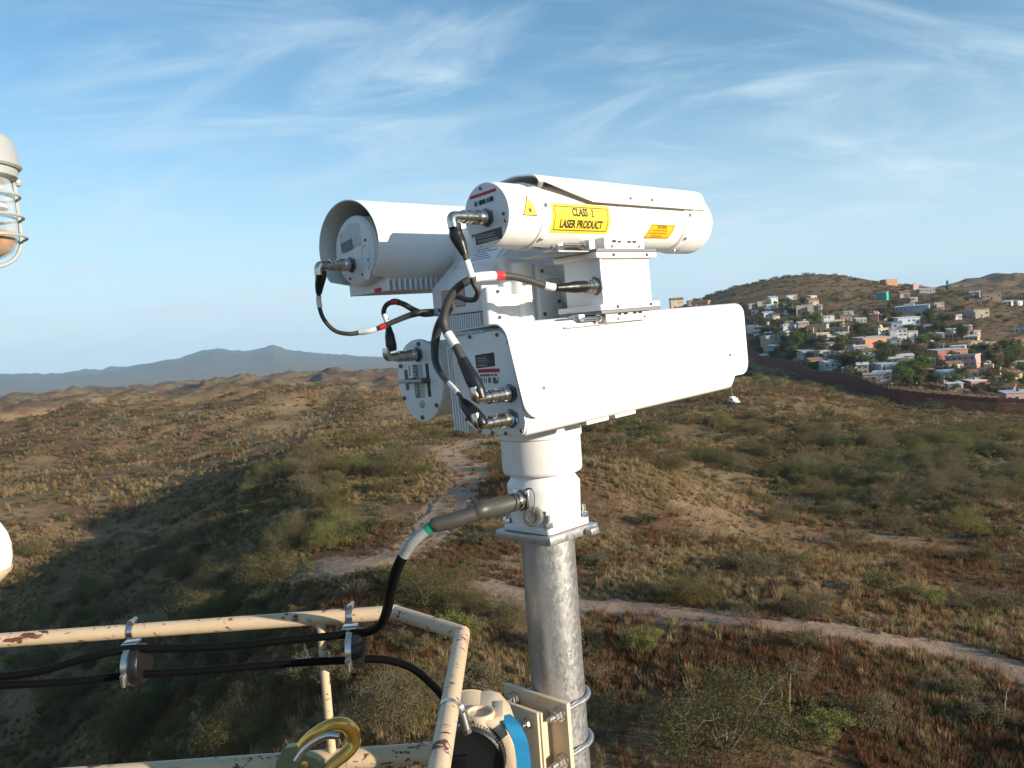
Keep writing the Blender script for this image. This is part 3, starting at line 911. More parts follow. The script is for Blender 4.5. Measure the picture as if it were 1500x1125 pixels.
# lower plug
b3 = hit(750, 613, 1, -.2635); B3 = Vector(hw(*b3)); e3 = B3 + mY * .077
cC = Cable('lower_cable', 'dark cable bowing out left and down to the lower box camera plug', B3); cC.k = .74
cC.plug(B3, mY, .088, hp(697, 606, -.340) - e3 + Vector((0, 0, .012)))
cC.run('boot', [hp(675, 584, -.341), hp(681, 592, -.341), hp(693, 606, -.340), hp(703, 617, -.340), hp(709, 624, -.339)], .016, 'rubber', rs=[.0055, .0125, .0180, .0170, .0115])
cC.run('jacket', [hp(662, 447, -.292), hp(651, 462, -.285), hp(642, 480, -.28), hp(637, 505, -.28), hp(638, 530, -.288), hp(646, 548, -.30), hp(657, 561, -.318), hp(672, 577, -.334), hp(677, 587, -.340)], .008, 'cable',
       rs=[.010, .0115, .0115, .0105, .0090, .0072, .0062, .0048, .0048])
cC.run('sleeve', [hp(657, 561, -.318), hp(664, 568, -.326), hp(671, 576, -.333)], .0062, 'sleeve')
# thermal camera cable
b = hit(515, 388, 1, -.2465); B = Vector(hw(*b))
cD = Cable('thermal_cable', 'cable hanging in a deep curve below the rear of the hooded tube on the left', B); cD.k = .74
cD.plug(B, mY, .088, dnv)
cD.run('boot', [hp(471, 396, -.322), hp(470, 406, -.322), hp(468, 418, -.322), hp(467, 430, -.322)], .013, 'rubber', rs=[.0135, .0150, .0125, .0085])
D_ = [hp(467, 427, -.322), hp(467, 445, -.320), hp(474, 467, -.315), hp(490, 484, -.305), hp(510, 489, -.29), hp(528, 487, -.27), hp(551, 482, -.25), hp(575, 472, -.225), hp(600, 462, -.20), hp(618, 458, -.185), hp(634, 457, -.13)]
cD.run('jacket', D_, .0066, 'cable', rs=[.006] * 5 + [.0066, .007, .0075, .0085, .0095, .0095])
cD.run('sleeve', [hp(467, 433, -.322), hp(467, 441, -.3205), hp(469, 450, -.319)], .0072, 'sleeve')
cD.run('sleeve', [hp(527, 487, -.271), hp(540, 485, -.261), hp(552, 481.5, -.249)], .0082, 'sleeve')
cD.run('red_band', [hp(557, 479.5, -.244), hp(561, 478, -.240), hp(565, 476.5, -.236)], .0086, 'red')
# oval camera cable
b = hit(612, 519, 1, -.1305); B = Vector(hw(*b))
cE = Cable('spotter_cable', 'short looped cable with a red band rising from the plug of the oval housing', B); cE.k = .74
cE.plug(B, mY, .090, Vector((0, 0, 1)))
cE.run('boot', [hp(575, 514, -.205), hp(573, 505, -.205), hp(571, 492, -.205), hp(569, 478, -.206)], .014, 'rubber', rs=[.0125, .0158, .0140, .0078])
E_ = [hp(569, 481, -.206), hp(566, 470, -.207), hp(562, 458, -.208), hp(566, 447, -.206), hp(578, 442, -.20), hp(592, 446, -.192), hp(606, 454, -.182), hp(620, 459.5, -.165), hp(634, 459, -.13)]
cE.run('jacket', E_, .0072, 'cable', rs=[.0065, .0068, .0070, .0072, .0075, .008, .0085, .0095, .0095])
cE.run('red_band', [hp(574, 442.5, -.202), hp(579, 441.8, -.199), hp(584, 443, -.197)], .0090, 'red')
cE.run('sleeve', [hp(563, 461, -.208), hp(566, 469, -.207), hp(568, 476, -.206)], .0078, 'sleeve')
# main cable from the neck to the rail
B = Vector(LEVEL @ sp); axn = Vector(at(700, 752, 1.62)) - B
cF_ = Cable('main_cable', 'thick black cable with a grey boot, from the column down to the rail clamp', B)
cn = cF_.plug(B, axn, .045, r=.0180)
ax_ = axn.normalized(); p1 = B + ax_ * .022
cF_.run('boot', [p1, p1.lerp(Vector(at(700, 750, 1.62)), .5), Vector(at(706, 747, 1.62)), Vector(at(695, 752, 1.615)), Vector(at(668, 761, 1.605)), Vector(at(640, 768, 1.60)), Vector(at(634, 770, 1.60))], .018, 'boot',
        rs=[.0185, .0195, .0185, .0165, .0160, .0155, .0135])
cF_.run('green_band', [at(636, 769, 1.60), at(631, 772, 1.60), at(624, 777, 1.60)], .0115, 'green')
cF_.run('clear_sleeve', [at(627, 775, 1.60), at(618, 782, 1.60), at(603, 796, 1.602), at(591, 814, 1.61)], .0112, 'clear')
RD = 1.9
cF_.run('jacket', [at(594, 809, 1.608), at(584, 827, 1.62), at(576, 850, 1.65), at(571, 872, 1.70), at(567, 893, 1.77), at(558, 914, 1.83), at(540, 925, 1.87), at(512, 929, 1.885), at(440, 936, 1.89), at(330, 947, 1.89),
                   at(240, 950, 1.89), at(190, 951, 1.885), at(130, 963, 1.88), at(60, 983, 1.88), at(0, 991, 1.88), at(-90, 1000, 1.88)], .0108, 'blackjack', rs=[.0108] * 5 + [.0104, .0098, .0092] + [.0088] * 9)
cG = Cable('lower_rail_cable', 'lower black cable slung under the tan rail and bending away behind the sloping rail', at(512, 968, 1.89))
cG.run('jacket', [at(-80, 1006, 1.88), at(40, 1002, 1.88), at(120, 997, 1.885), at(190, 989, 1.89), at(300, 982, 1.89), at(420, 972, 1.89), at(512, 967, 1.89), at(560, 966, 1.89), at(600, 977, 1.88), at(630, 1000, 1.85), at(652, 1026, 1.80),
                  at(672, 1065, 1.70), at(690, 1110, 1.62)], .0088, 'blackjack')
# ================================================================== tower top: guard rail, clamps, bracket, lamp
def V(p): return Vector([float(c) for c in p])


def onz(px, py, z): r = ray(px, py); return V(r * (z / r[2]))


Ml = np.array([lX, lY, lZ])


def hitL(px, py, ax, val):
    r = Ml @ ray(px, py); o = Ml @ (-O); t = (val - o[ax]) / r[ax]
    return o + r * t


RZ, RR = -.600, .0167
g0, g1, g2 = onz(-420, 968, RZ), onz(579, 897, RZ), onz(677, 928, RZ)
g3 = onz(643, 1125, RZ); g3 = g2 + (g3 - g2) * 2.6
gr_o = g1
gr = thing('guard_rail', 'tan tubular guard rail with chipped paint showing dark red primer', 'railing', loc=gr_o)
MB(gr_o).cyl(g0, g1, RR, seg=20).sphere(g1, RR * 1.04, 16, 10).build('top_rail', M_['tan'], gr)
MB(gr_o).cyl(g1, g2, RR * .99, seg=20).sphere(g2, RR * 1.0, 16, 10).build('corner_rail', M_['tan'], gr)
MB(gr_o).cyl(g2 + (g3 - g2).normalized() * .004, g3, RR, seg=20).build('side_rail', M_['tan'], gr)
pt0 = onz(469, 905, RZ); pt1 = pt0 + Vector((0, 0, -.40))
MB(gr_o).tube([pt0 + Vector((0, 0, -.010)), pt0 + Vector((0, 0, -.020)), pt0 + Vector((0, 0, -.026)), pt0 + Vector((0, 0, -.06)), pt1], .0105, 16, 4, rs=[.0175, .0135, .0105, .0105, .0105], spline=False).build('post', M_['tan'], gr)
mr0, mr1 = Vector((g0.x, g0.y, -.940)), Vector((g1.x + .22, g1.y - .002, -.940))
MB(gr_o).cyl(mr0, mr1, .0245, seg=24).build('mid_rail', M_['tan'], gr)
# weld bead at the mitre
wd = (g1 - g0).normalized()
MB(gr_o).lathe(g1 - wd * .004, wd + (g2 - g1).normalized(), [(-.002, RR * 1.0), (0, RR * 1.09), (.003, RR * 1.09), (.006, RR * 1.0)], 20).build('weld', M_['tan'], gr)

# ---------------------------------------------------------------- cable clamps under the rail
rdir = (g1 - g0).normalized()


def clamp(px, py_mid, label):
    c = g0 + rdir * ((at(px, py_mid, 1.9)[0] - g0.x) / rdir.x); org = Vector(c)
    t = thing('cable_clamp', label, 'clamp', loc=org, group='cable clamps under the tan rail')
    MB(org).lathe(c - rdir * .0065, rdir, [(0, RR + .0003), (0, RR + .0020), (.013, RR + .0020), (.013, RR + .0003)], 28, close=True).build('rail_band', M_['steel'], t)
    top = c + Vector((0, 0, RR + .002))
    s_ = MB(org).box((top.x - .006, top.y - .010, top.z - .002), (top.x + .010, top.y + .010, top.z + .007), .002)
    s_.cyl(top + Vector((.004, -.016, .006)), top + Vector((.004, .014, .006)), .0048, seg=12); s_.build('band_screw', M_['steel'], t)
    b = c + Vector((0, -.012, -.074))
    MB(org).box((c.x - .020, c.y - .020, c.z - RR - .013), (c.x + .014, c.y + .014, c.z - RR - .006), .0015).build('bridge_plate', M_['steel'], t)
    MB(org).lathe(b - rdir * .008, rdir, [(0, .028), (.002, .0425), (.006, .0455), (.032, .0455), (.036, .0425), (.038, .028)], 32).build('rubber_block', M_['rubber'], t)
    bb = MB(org).lathe(b - rdir * .007, rdir, [(0, .0458), (0, .0480), (.014, .0480), (.014, .0458)], 40, close=True).build('block_band', M_['steel'], t)
    h = b + Vector((0, -.043, -.017))
    mb = MB(org).box((h.x - .008, h.y - .010, h.z - .010), (h.x + .008, h.y + .004, h.z + .010), .002)
    mb.cyl(h + Vector((0, -.010, -.015)), h + Vector((0, -.010, .012)), .0052, seg=12).build('band_screw', M_['steel'], t)
    return t


clamp(191, 925, 'steel banded cable clamp nearest the left end of the tan rail')
clamp(513, 903, 'steel banded cable clamp beside the corner of the tan rail')

# ---------------------------------------------------------------- pole bracket
pbk = thing('pole_bracket', 'brown painted steel bracket plates bolted against the pole', 'bracket', LEVEL)
a, b = hitL(741, 998, 1, -.062), hitL(834, 1031, 1, -.062)
zt = (a[2] + b[2]) / 2
X0, X1 = a[0], b[0]
p1_ = MB().box((X0, -.0705, zt - .62), (X1, -.0590, zt), .0012).build('pole_plate', M_['tan_clean'], pbk)
c, d = hitL(713, 1012, 1, -.115), hitL(790, 1048, 1, -.115)
zt2 = (c[2] + d[2]) / 2
MB().box((c[0], -.1215, zt2 - .60), (d[0], -.1155, zt2), .001).build('leg_plate', M_['tan_clean'], pbk)
MB().box((c[0], -.1150, zt2 - .60), (d[0] + .004, -.1090, zt2 - .002), .001).build('leg_plate', M_['tan_clean'], pbk)
MB().box((d[0] - .030, -.1088, zt2 - .60), (d[0] - .012, -.0708, zt2 - .018), .0012).build('web', M_['tan_clean'], pbk)
MB().box((c[0] + .015, -.1088, zt2 - .60), (c[0] + .027, -.0708, zt2 - .018), .0012).build('web', M_['tan_clean'], pbk)
zu = [hitL(817, 1046, 1, -.074)[2], hitL(822, 1114, 1, -.074)[2], hitL(822, 1114, 1, -.074)[2] - .25]
for z in zu:
    ub = MB(); R_ = .0640
    arc = [(-R_, -.106, z), (-R_, -.02, z)] + [(-R_ * math.cos(math.pi * k / 14), R_ * math.sin(math.pi * k / 14), z) for k in range(15)] + [(R_, -.02, z), (R_, -.106, z)]
    ub.tube(arc, .0058, 12, 1, spline=False)
    u_ = ub.build('u_bolt', M_['galv'], pbk)
    for sx in (-R_, R_):
        MB().lathe((sx, -.0708, z), (0, -1, 0), [(0, .0155), (.0025, .0155)], 24).hexnut((sx, -.0733, z), (0, -1, 0), .0118, .0095).lathe((sx, -.0830, z), (0, -1, 0), [(0, .0105), (.007, .0105)], 6).build('nut', M_['steel'], u_)
q = hitL(774, 1059, 1, -.1216)
MB().lathe(q, (0, -1, 0), [(0, .011), (.002, .011)], 20).hexnut((q[0], -.1236, q[2]), (0, -1, 0), .0085, .008).cyl((q[0], -.13, q[2]), (q[0], -.142, q[2]), .0048, seg=12).build('bolt', M_['steel'], pbk)

# ---------------------------------------------------------------- tower leg, black duct and strap beside it
dD = 1.46
dc_ = V(at(684, 1119, dD)); leg_o = dc_ + Vector((.02, .17, 0))
leg = thing('tower_leg', 'tan painted tower leg with an open pipe stub, under the pole bracket', 'tower leg', loc=leg_o)


def pxz(px, py): p = at(px, py, dD); return (p[0], p[2])


cx_, cz_ = dc_.x, dc_.z; rd_ = .0700
outer = [pxz(655, 1072), pxz(690, 1066), pxz(714, 1061), pxz(731, 1066), pxz(747, 1086), pxz(756, 1112), pxz(760, 1175)]
inner = [(cx_ + rd_ * math.cos(rad(t)), cz_ + rd_ * math.sin(rad(t))) for t in range(-20, 131, 10)]
MB(leg_o).prism(outer + inner, 1, dc_.y + .018, dc_.y + .150, .004).build('saddle', M_['tan_clean'], leg)
st = V(at(703, 1043, 1.50))
MB(leg_o).lathe((st.x, st.y, st.z - .10), (0, 0, 1), [(0, .0275), (.100, .0275), (.102, .0270), (.102, .0225), (.100, .0220), (.02, .0220)], 32).build('pipe_stub', M_['tan_clean'], leg)
MB(leg_o).lathe((leg_o.x, leg_o.y + .05, -18.4), (0, 0, 1), [(0, .055), (17.3, .055)], 24).build('leg_tube', M_['tan_clean'], leg)
gz = pxz(733, 1050)[1]
MB(leg_o).box((pxz(722, 1060)[0], dc_.y + .03, gz - .25), (pxz(737, 1060)[0], dc_.y + .10, gz - .012), .002).build('gusset', M_['tan_clean'], leg)
duct = thing('cable_duct', 'black round rubber duct end held in the tan saddle', 'duct', loc=dc_)
MB(dc_).lathe(dc_ + Vector((0, -.006, 0)), (0, 1, 0), [(0.004, .040), (0.002, .058), (0, .063), (.002, .0665), (.12, .0665)], 48).build('duct_body', M_['rubber'], duct)
MB(dc_).box((dc_.x - .050, dc_.y - .010, dc_.z - .040), (dc_.x + .004, dc_.y - .003, dc_.z + .020), .003).build('dark_reflection', M_['blackjack'], duct)  # dark block standing in for a reflection on the duct end
hb = MB(dc_).lathe(dc_ + Vector((0, .002, 0)), (0, 1, 0), [(0, .0668), (0, .0690), (.011, .0690), (.011, .0668)], 64, close=True).build('hose_band', M_['steel'], duct)
mb = MB(dc_)
for k in range(-1, 26):
    a_ = rad(k * 5.0); mb.box((-.0009, dc_.y + .0035, -.0012), (.0009, dc_.y + .0115, .0012))
    for i in range(8):
        vx, vy, vz = mb.v[-8 + i]; x_, z_ = vx, vz + .0692
        mb.v[-8 + i] = (dc_.x + x_ * math.sin(a_) + z_ * math.cos(a_), vy, dc_.z - x_ * math.cos(a_) + z_ * math.sin(a_))
mb.build('band_slots', M_['dark_steel'], hb, kind='stuff')
strap = thing('blue_strap', 'bright blue webbing strap pulled over the tan saddle', 'strap', loc=V(at(755, 1070, 1.46)))
so_ = strap.location.copy()
Ls = [(724, 1048, 1.60), (733, 1049, 1.53), (738, 1060, 1.475), (748, 1077, 1.445), (754, 1098, 1.435), (757, 1130, 1.43), (758, 1200, 1.43)]
Rs = [(744, 1046, 1.60), (751, 1051, 1.53), (763, 1065, 1.475), (772, 1083, 1.445), (776, 1104, 1.435), (778, 1132, 1.43), (779, 1200, 1.43)]
Lp, _ = catmull([V(at(*p)) for p in Ls], [0] * 7, 5); Rp, _ = catmull([V(at(*p)) for p in Rs], [0] * 7, 5)
rows = []
for i in range(len(Lp)):
    t = (Lp[min(i + 1, len(Lp) - 1)] - Lp[max(i - 1, 0)]).normalized(); n = (Rp[i] - Lp[i]).cross(t).normalized()
    if n.y > 0: n = -n
    rows.append([(Lp[i].lerp(Rp[i], k / 6), n) for k in range(7)])
MB(so_).shell(rows, .0022).build('webbing', M_['blue_strap'], strap)
mb = MB(so_)
for i in range(2, len(Lp) - 1):
    for f in (0., .5):
        l, r = Lp[i].lerp(Lp[i + 1], f), Rp[i].lerp(Rp[i + 1], f); n = rows[i][0][1]; t = (Lp[i + 1] - Lp[i]).normalized() * .0009
        mb.add([l + n * .0003 - t, r + n * .0003 - t, r + n * .0003 + t, l + n * .0003 + t, l + n * .0011, r + n * .0011], [(0, 1, 5, 4), (4, 5, 2, 3)])
mb.build('weave_ribs', M_['blue_strap'], strap, kind='stuff')
# hose clamp round the sloping rail
sr = (g3 - g2).normalized(); hc_ = onz(659, 1040, RZ); k_ = (hc_ - g2).dot(sr); hc_ = g2 + sr * k_
hcl = thing('hose_clamp', 'shiny hose clamp with a worm screw round the sloping tan rail', 'hose clamp', loc=hc_)
MB(hc_).lathe(hc_ - sr * .0055, sr, [(0, RR + .0003), (0, RR + .0020), (.011, RR + .0020), (.011, RR + .0003)], 32, close=True).build('band', M_['steel'], hcl)
w0, w1 = V(at(673, 1032, 1.375)), V(at(684, 1072, 1.375))
wdv = (w1 - w0).normalized()
MB(hc_).cyl(w0 + wdv * .012, w1 - wdv * .004, .0085, seg=14, bev=.001).build('screw_housing', M_['steel'], hcl)
MB(hc_).hexnut(w0 + wdv * .011, -wdv, .0072, .011).hexnut(w1 - wdv * .004, wdv, .0085, .007).build('worm_screw', M_['nickel'], hcl)
w2 = w0.lerp(w1, .5)
MB(hc_).tube([hc_ + Vector((RR, -.006, 0)), w2 + Vector((-.004, .004, 0)), w2 + Vector((.01, .012, -.01)), dc_ + Vector((.004, .006, .0695))], .0045, 8, 4).build('band_tail', M_['steel'], hcl)

# ---------------------------------------------------------------- snap hook on the mid rail
hk_o = V(at(475, 1090, 1.80))
hk = thing('snap_hook', 'big brass coloured snap hook with a green body, hanging over the lower rail', 'hook', loc=hk_o)
HP = [(424, 1128), (432, 1108), (446, 1086), (466, 1070), (488, 1061), (506, 1062), (517, 1074), (517, 1090), (506, 1104), (490, 1117), (474, 1132), (462, 1150)]
MB(hk_o).tube([at(x, y, 1.795 + .05 * max(0, (x - 470) / 50)) for x, y in HP], .0135, 14, 6, rs=[.010, .010, .0105, .0115, .0140, .0160, .0165, .0160, .0150, .0140, .0130, .012]).build('hook_body', M_['gold'], hk)
MB(hk_o).tube([at(x, y, 1.79) for x, y in ((434, 1114), (446, 1098), (462, 1085), (480, 1077), (497, 1078))], .0085, 12, 6).build('gate', M_['steel'], hk)
gp = [(400, 1140), (406, 1112), (418, 1096), (434, 1093), (446, 1106), (464, 1112), (472, 1122), (474, 1150), (440, 1170)]
mb = MB(hk_o); pts2 = [at(x, y, 1.785) for x, y in gp]; nrm = cF * .022
n_ = len(gp); mb.add([p for p in pts2] + [p + nrm for p in pts2], [tuple(range(n_))[::-1], tuple(range(n_, 2 * n_))] + [(i, (i + 1) % n_, n_ + (i + 1) % n_, n_ + i) for i in range(n_)])
gb = mb.build('lock_body', M_['green_paint'], hk)
MB(hk_o).lathe(at(447, 1119, 1.788), -Vector(cF), [(0, .008), (.005, .008), (.006, .006)], 16).build('rivet', M_['gold'], gb)

# ---------------------------------------------------------------- caged lamp, upper left
lc = V(at(-31, 300, 1.25))
lamp = thing('caged_lamp', 'grey cast lamp with a wire guard and glass jar at the left edge', 'lamp', loc=lc)
Z1 = Vector((0, 0, 1)); s1 = 1.25 / 1200   # metres to a photo pixel at the lamp
MB().lathe((0, 0, 52 * s1), Z1, [(0, 57 * s1), (3 * s1, 60 * s1), (6 * s1, 58 * s1), (40 * s1, 52 * s1), (46 * s1, 47 * s1), (48 * s1, 30 * s1), (60 * s1, 22 * s1), (260 * s1, 22 * s1)], 40).build('housing', M_['grey_cast'], lamp)
MB().lathe((0, 0, 38 * s1), Z1, [(0, 50 * s1), (2 * s1, 53 * s1), (12 * s1, 54 * s1), (14 * s1, 52 * s1)], 40).build('clamp_ring', M_['grey_cast'], lamp)
gt = NT('jar_glass'); gt.set(Roughness=.06); gt.color((.80, .82, .80))   # thin glass with a film of dust
_tr = gt.n.new('ShaderNodeBsdfTransparent'); _tr.inputs[0].default_value = (.95, .97, .97, 1); _lw = gt.n.new('ShaderNodeLayerWeight'); _lw.inputs[0].default_value = .35
_mx = gt.n.new('ShaderNodeMixShader'); gt.l.new(gt.math('ADD', gt.math('MULTIPLY', _lw.outputs['Facing'], .5), gt.math('MULTIPLY', gt.step(gt.noise(gt.pos(), 40, 4), .4, .75), .16), True), _mx.inputs[0])
gt.l.new(_tr.outputs[0], _mx.inputs[1]); gt.l.new(gt.b.outputs[0], _mx.inputs[2]); gt.l.new(_mx.outputs[0], gt.n['Material Output'].inputs['Surface'])
jar = [(40, 42), (20, 46), (-30, 47), (-55, 45), (-70, 38), (-79, 22), (-83, 1)]
MB().lathe((0, 0, 0), -Z1, [(-h * s1, r * s1) for h, r in jar] + [(-h * s1 - 0 * s1, (r - 2.5) * s1 if r > 3 else .5 * s1) for h, r in [(q[0] + 2.5, q[1]) for q in reversed(jar)]], 36).build('glass_jar', gt.m, lamp)
bulb = plain('frosted_bulb', (.75, .76, .78), .25, var=.03)
MB().lathe((0, 0, 0), -Z1, [(-44 * s1, 16 * s1), (-30 * s1, 17 * s1), (-28 * s1, 30 * s1), (-22 * s1, 33 * s1), (-18 * s1, 20 * s1), (-4 * s1, 22 * s1), (0, 35 * s1), (6 * s1, 37 * s1), (9 * s1, 26 * s1), (24 * s1, 12 * s1)], 28).build('bulb', bulb, lamp)
MB().lathe((0, 0, 0), -Z1, [(40 * s1, 43 * s1), (55 * s1, 42 * s1), (68 * s1, 35 * s1), (76.5 * s1, 20 * s1), (80 * s1, 1 * s1)], 32).build('amber_residue', plain('amber_rust_residue', (.42, .19, .06), .35, var=.3, vs_=60), lamp)
for i, (z, r) in enumerate(((12, 53), (-19, 55), (-49, 57))):
    MB().tube([((r * s1) * math.cos(k * math.tau / 32), (r * s1) * math.sin(k * math.tau / 32), z * s1) for k in range(33)], 2.1 * s1, 8, 2).build('guard_ring', M_['grey_cast'], lamp)
for k in range(4):
    a_ = rad(-38 + 90 * k); cu_, su_ = math.cos(a_), math.sin(a_)
    P_ = [(r * s1 * cu_, r * s1 * su_, z * s1) for z, r in ((46, 50), (30, 51), (0, 52), (-40, 53), (-62, 50), (-80, 38), (-90, 17), (-93, 2))]
    MB().tube(P_, 3.0 * s1, 8, 5).build('guard_bar', M_['grey_cast'], lamp)
    MB().lathe((52 * s1 * cu_, 52 * s1 * su_, 38 * s1), (cu_, su_, 0), [(0, 6 * s1), (6 * s1, 6 * s1), (8 * s1, 4 * s1)], 8).build('guard_screw', M_['grey_cast'], lamp)

# ---------------------------------------------------------------- white housing at the left edge
wc = V(at(-53, 806, 1.30)); s1 = 1.30 / 1200
wh = thing('white_housing', 'smooth white rounded housing with a beige foot, cut by the left edge', 'housing', loc=wc)
MB().lathe((0, 0, 0), Z1, [(-33 * s1, 57 * s1), (-20 * s1, 60 * s1), (0, 60 * s1), (15 * s1, 57 * s1), (30 * s1, 50 * s1), (42 * s1, 42 * s1), (50 * s1, 30 * s1), (54 * s1, 12 * s1)], 48).build('dome', M_['white'], wh)
MB().lathe((0, 0, 0), Z1, [(-62 * s1, 30 * s1), (-52 * s1, 44 * s1), (-38 * s1, 58 * s1), (-33.5 * s1, 59 * s1)], 48).build('foot', M_['tan_clean'], wh)
MB().cyl((-.01, 0, -60 * s1), (-.16, .04, -.62), .02, seg=16).build('stem', M_['tan_clean'], wh)
# ================================================================== the land
def hash2(ix, iy, seed):
    h = (ix.astype(np.int64) * 374761393 + iy.astype(np.int64) * 668265263 + seed * 1442695041) & 0xFFFFFFFF
    h = ((h ^ (h >> 13)) * 1274126177) & 0xFFFFFFFF
    return ((h ^ (h >> 16)) & 0xFFFF) / 65535.0


def vnoise(x, y, seed=0):
    ix, iy = np.floor(x), np.floor(y); fx, fy = x - ix, y - iy
    fx = fx * fx * fx * (fx * (fx * 6 - 15) + 10); fy = fy * fy * fy * (fy * (fy * 6 - 15) + 10)
    a, b = hash2(ix, iy, seed), hash2(ix + 1, iy, seed); c, d = hash2(ix, iy + 1, seed), hash2(ix + 1, iy + 1, seed)
    return (a + (b - a) * fx) * (1 - fy) + (c + (d - c) * fx) * fy


def fbm(x, y, oct=4, seed=0, gain=.5):
    s = 0; a = 1; t = 0
    for i in range(oct):
        s = s + a * (vnoise(x, y, seed + i * 17) * 2 - 1); t += a; a *= gain
        x, y = x * 2.03 + y * .31 + 11.3, y * 2.03 - x * .31 + 4.7
    return s / t


# heights surveyed from the photograph: pixel and distance
SURVEY = [(750, 1190, 32), (1450, 1100, 35), (1200, 1100, 35), (1060, 1050, 38), (900, 1050, 40), (1500, 985, 41), (1200, 920, 48), (1000, 903, 52), (870, 888, 56), (700, 858, 62), (1350, 960, 44),
          (850, 700, 104), (950, 706, 106), (1060, 727, 107), (1170, 760, 100), (1000, 800, 75), (1200, 820, 68), (1400, 860, 62), (1500, 800, 78),
          (1100, 655, 160), (1000, 650, 150), (1400, 720, 108), (1300, 650, 165), (1500, 690, 125), (1200, 690, 130), (1075, 592, 205), (1450, 628, 205), (1300, 612, 240), (900, 625, 175), (960, 600, 210), (1180, 590, 230),
          (1112, 536, 520), (1200, 562, 410), (1150, 568, 320), (1250, 590, 292), (1120, 556, 380), (1180, 575, 320), (1300, 588, 330), (1400, 598, 312), (1500, 607, 300),
          (1480, 580, 345), (1400, 556, 372), (1250, 545, 405), (1300, 520, 440), (1150, 500, 520), (1450, 485, 500), (1380, 490, 500), (1300, 470, 570), (1170, 455, 640), (1290, 438, 690), (1400, 432, 660), (1480, 448, 620),
          (1180, 403, 860), (1230, 405, 860), (1280, 413, 850), (1110, 415, 890), (1060, 430, 900), (1010, 447, 880), (1340, 420, 790), (1390, 428, 740),
          (1480, 406, 1500), (1440, 412, 1480), (1530, 412, 1500), (1410, 430, 1200), (1385, 434, 1300), (1395, 432, 1000), (1360, 436, 1300),
          (690, 650, 150), (640, 640, 170), (600, 615, 250), (560, 590, 330), (660, 720, 105), (560, 780, 82), (480, 828, 72), (600, 840, 66),
          (400, 720, 118), (300, 770, 122), (200, 860, 106), (100, 1000, 90), (50, 1100, 80), (300, 1060, 56), (450, 1000, 47), (500, 900, 56), (100, 810, 138), (0, 860, 128), (300, 900, 80), (400, 830, 78), (450, 660, 150), (500, 620, 230),
          (200, 720, 175), (0, 760, 150), (0, 700, 225), (300, 650, 250), (400, 615, 330), (200, 625, 360), (0, 630, 500), (300, 592, 800), (0, 600, 1200), (450, 566, 1200), (100, 585, 2000), (300, 562, 2500), (560, 549, 2200),
          (0, 583, 4000), (560, 546, 4500), (300, 565, 4500), (800, 560, 700), (800, 540, 1500), (1000, 510, 1200), (800, 525, 4000), (1300, 490, 4000), (150, 574, 4500)]
sp_ = np.array([at(*q) for q in SURVEY])
extra = [(0, 0, -18.2), (20, 8, -18.5), (-20, 8, -21), (15, 25, -18.3), (-15, 25, -19.5), (0, -30, -18), (60, -20, -20), (-60, -20, -30), (-40, 40, -29), (0, -300, -25), (300, 0, -30), (-300, 0, -28), (300, -300, -28), (-300, -300, -28),
         (2000, 0, -30), (-2000, 0, -50), (0, -2000, -40), (2500, 2500, -20), (-3500, 2500, -70), (120, 60, -24), (-90, 60, -38), (200, 140, -30)]
sp_ = np.vstack([sp_, np.array(extra, float)])


def lp(x, y):
    r = np.sqrt(x * x + y * y) + 6.0; a = np.arctan2(x, y)
    return np.stack([a * 4.2, np.log(r) * 2.0], -1)


Q_ = lp(sp_[:, 0], sp_[:, 1]); N_ = len(Q_)


def tps(d2): return .5 * d2 * np.log(d2 + 1e-9)


K_ = tps(((Q_[:, None] - Q_[None]) ** 2).sum(-1)) + np.eye(N_) * .004
Pm = np.hstack([np.ones((N_, 1)), Q_]); A_ = np.block([[K_, Pm], [Pm.T, np.zeros((3, 3))]])
zs = sp_[:, 2].copy(); zsc = np.sqrt(sp_[:, 0] ** 2 + sp_[:, 1] ** 2) + 40
coef = np.linalg.solve(A_, np.concatenate([zs / 1.0, np.zeros(3)]))
MTN = np.array([(-60, 120), (-44, 130), (-36, 150), (-32, 150), (-29.9, 128), (-27.7, 130), (-25.4, 142), (-24, 165), (-23, 184), (-21.8, 200), (-21, 232), (-19.9, 266), (-19.3, 258), (-18.65, 234), (-17.6, 214), (-16.8, 238), (-16.05, 268), (-15.4, 240), (-14.9, 198),
                (-13.8, 160), (-12.7, 118), (-10.4, 62), (-8.5, 30), (-5, 40), (0, 60), (10, 60), (30, 60), (60, 60)], float)
ROADS = []
KNOLLS = [(at(px, py, d)[0], at(px, py, d)[1], amp, sx_, sy_) for px, py, d, amp, sx_, sy_ in ((930, 722, 94, 4.0, 17, 11), (400, 605, 330, 9, 34, 26), (215, 640, 290, 6, 36, 26), (530, 590, 400, 11, 60, 34), (110, 610, 640, 11, 90, 50), (330, 575, 1050, 9, 120, 70), (80, 585, 1450, 9, 160, 90), (480, 560, 1500, 8, 200, 110), (300, 600, 520, 8, 60, 40), (20, 660, 330, 6, 40, 30))]


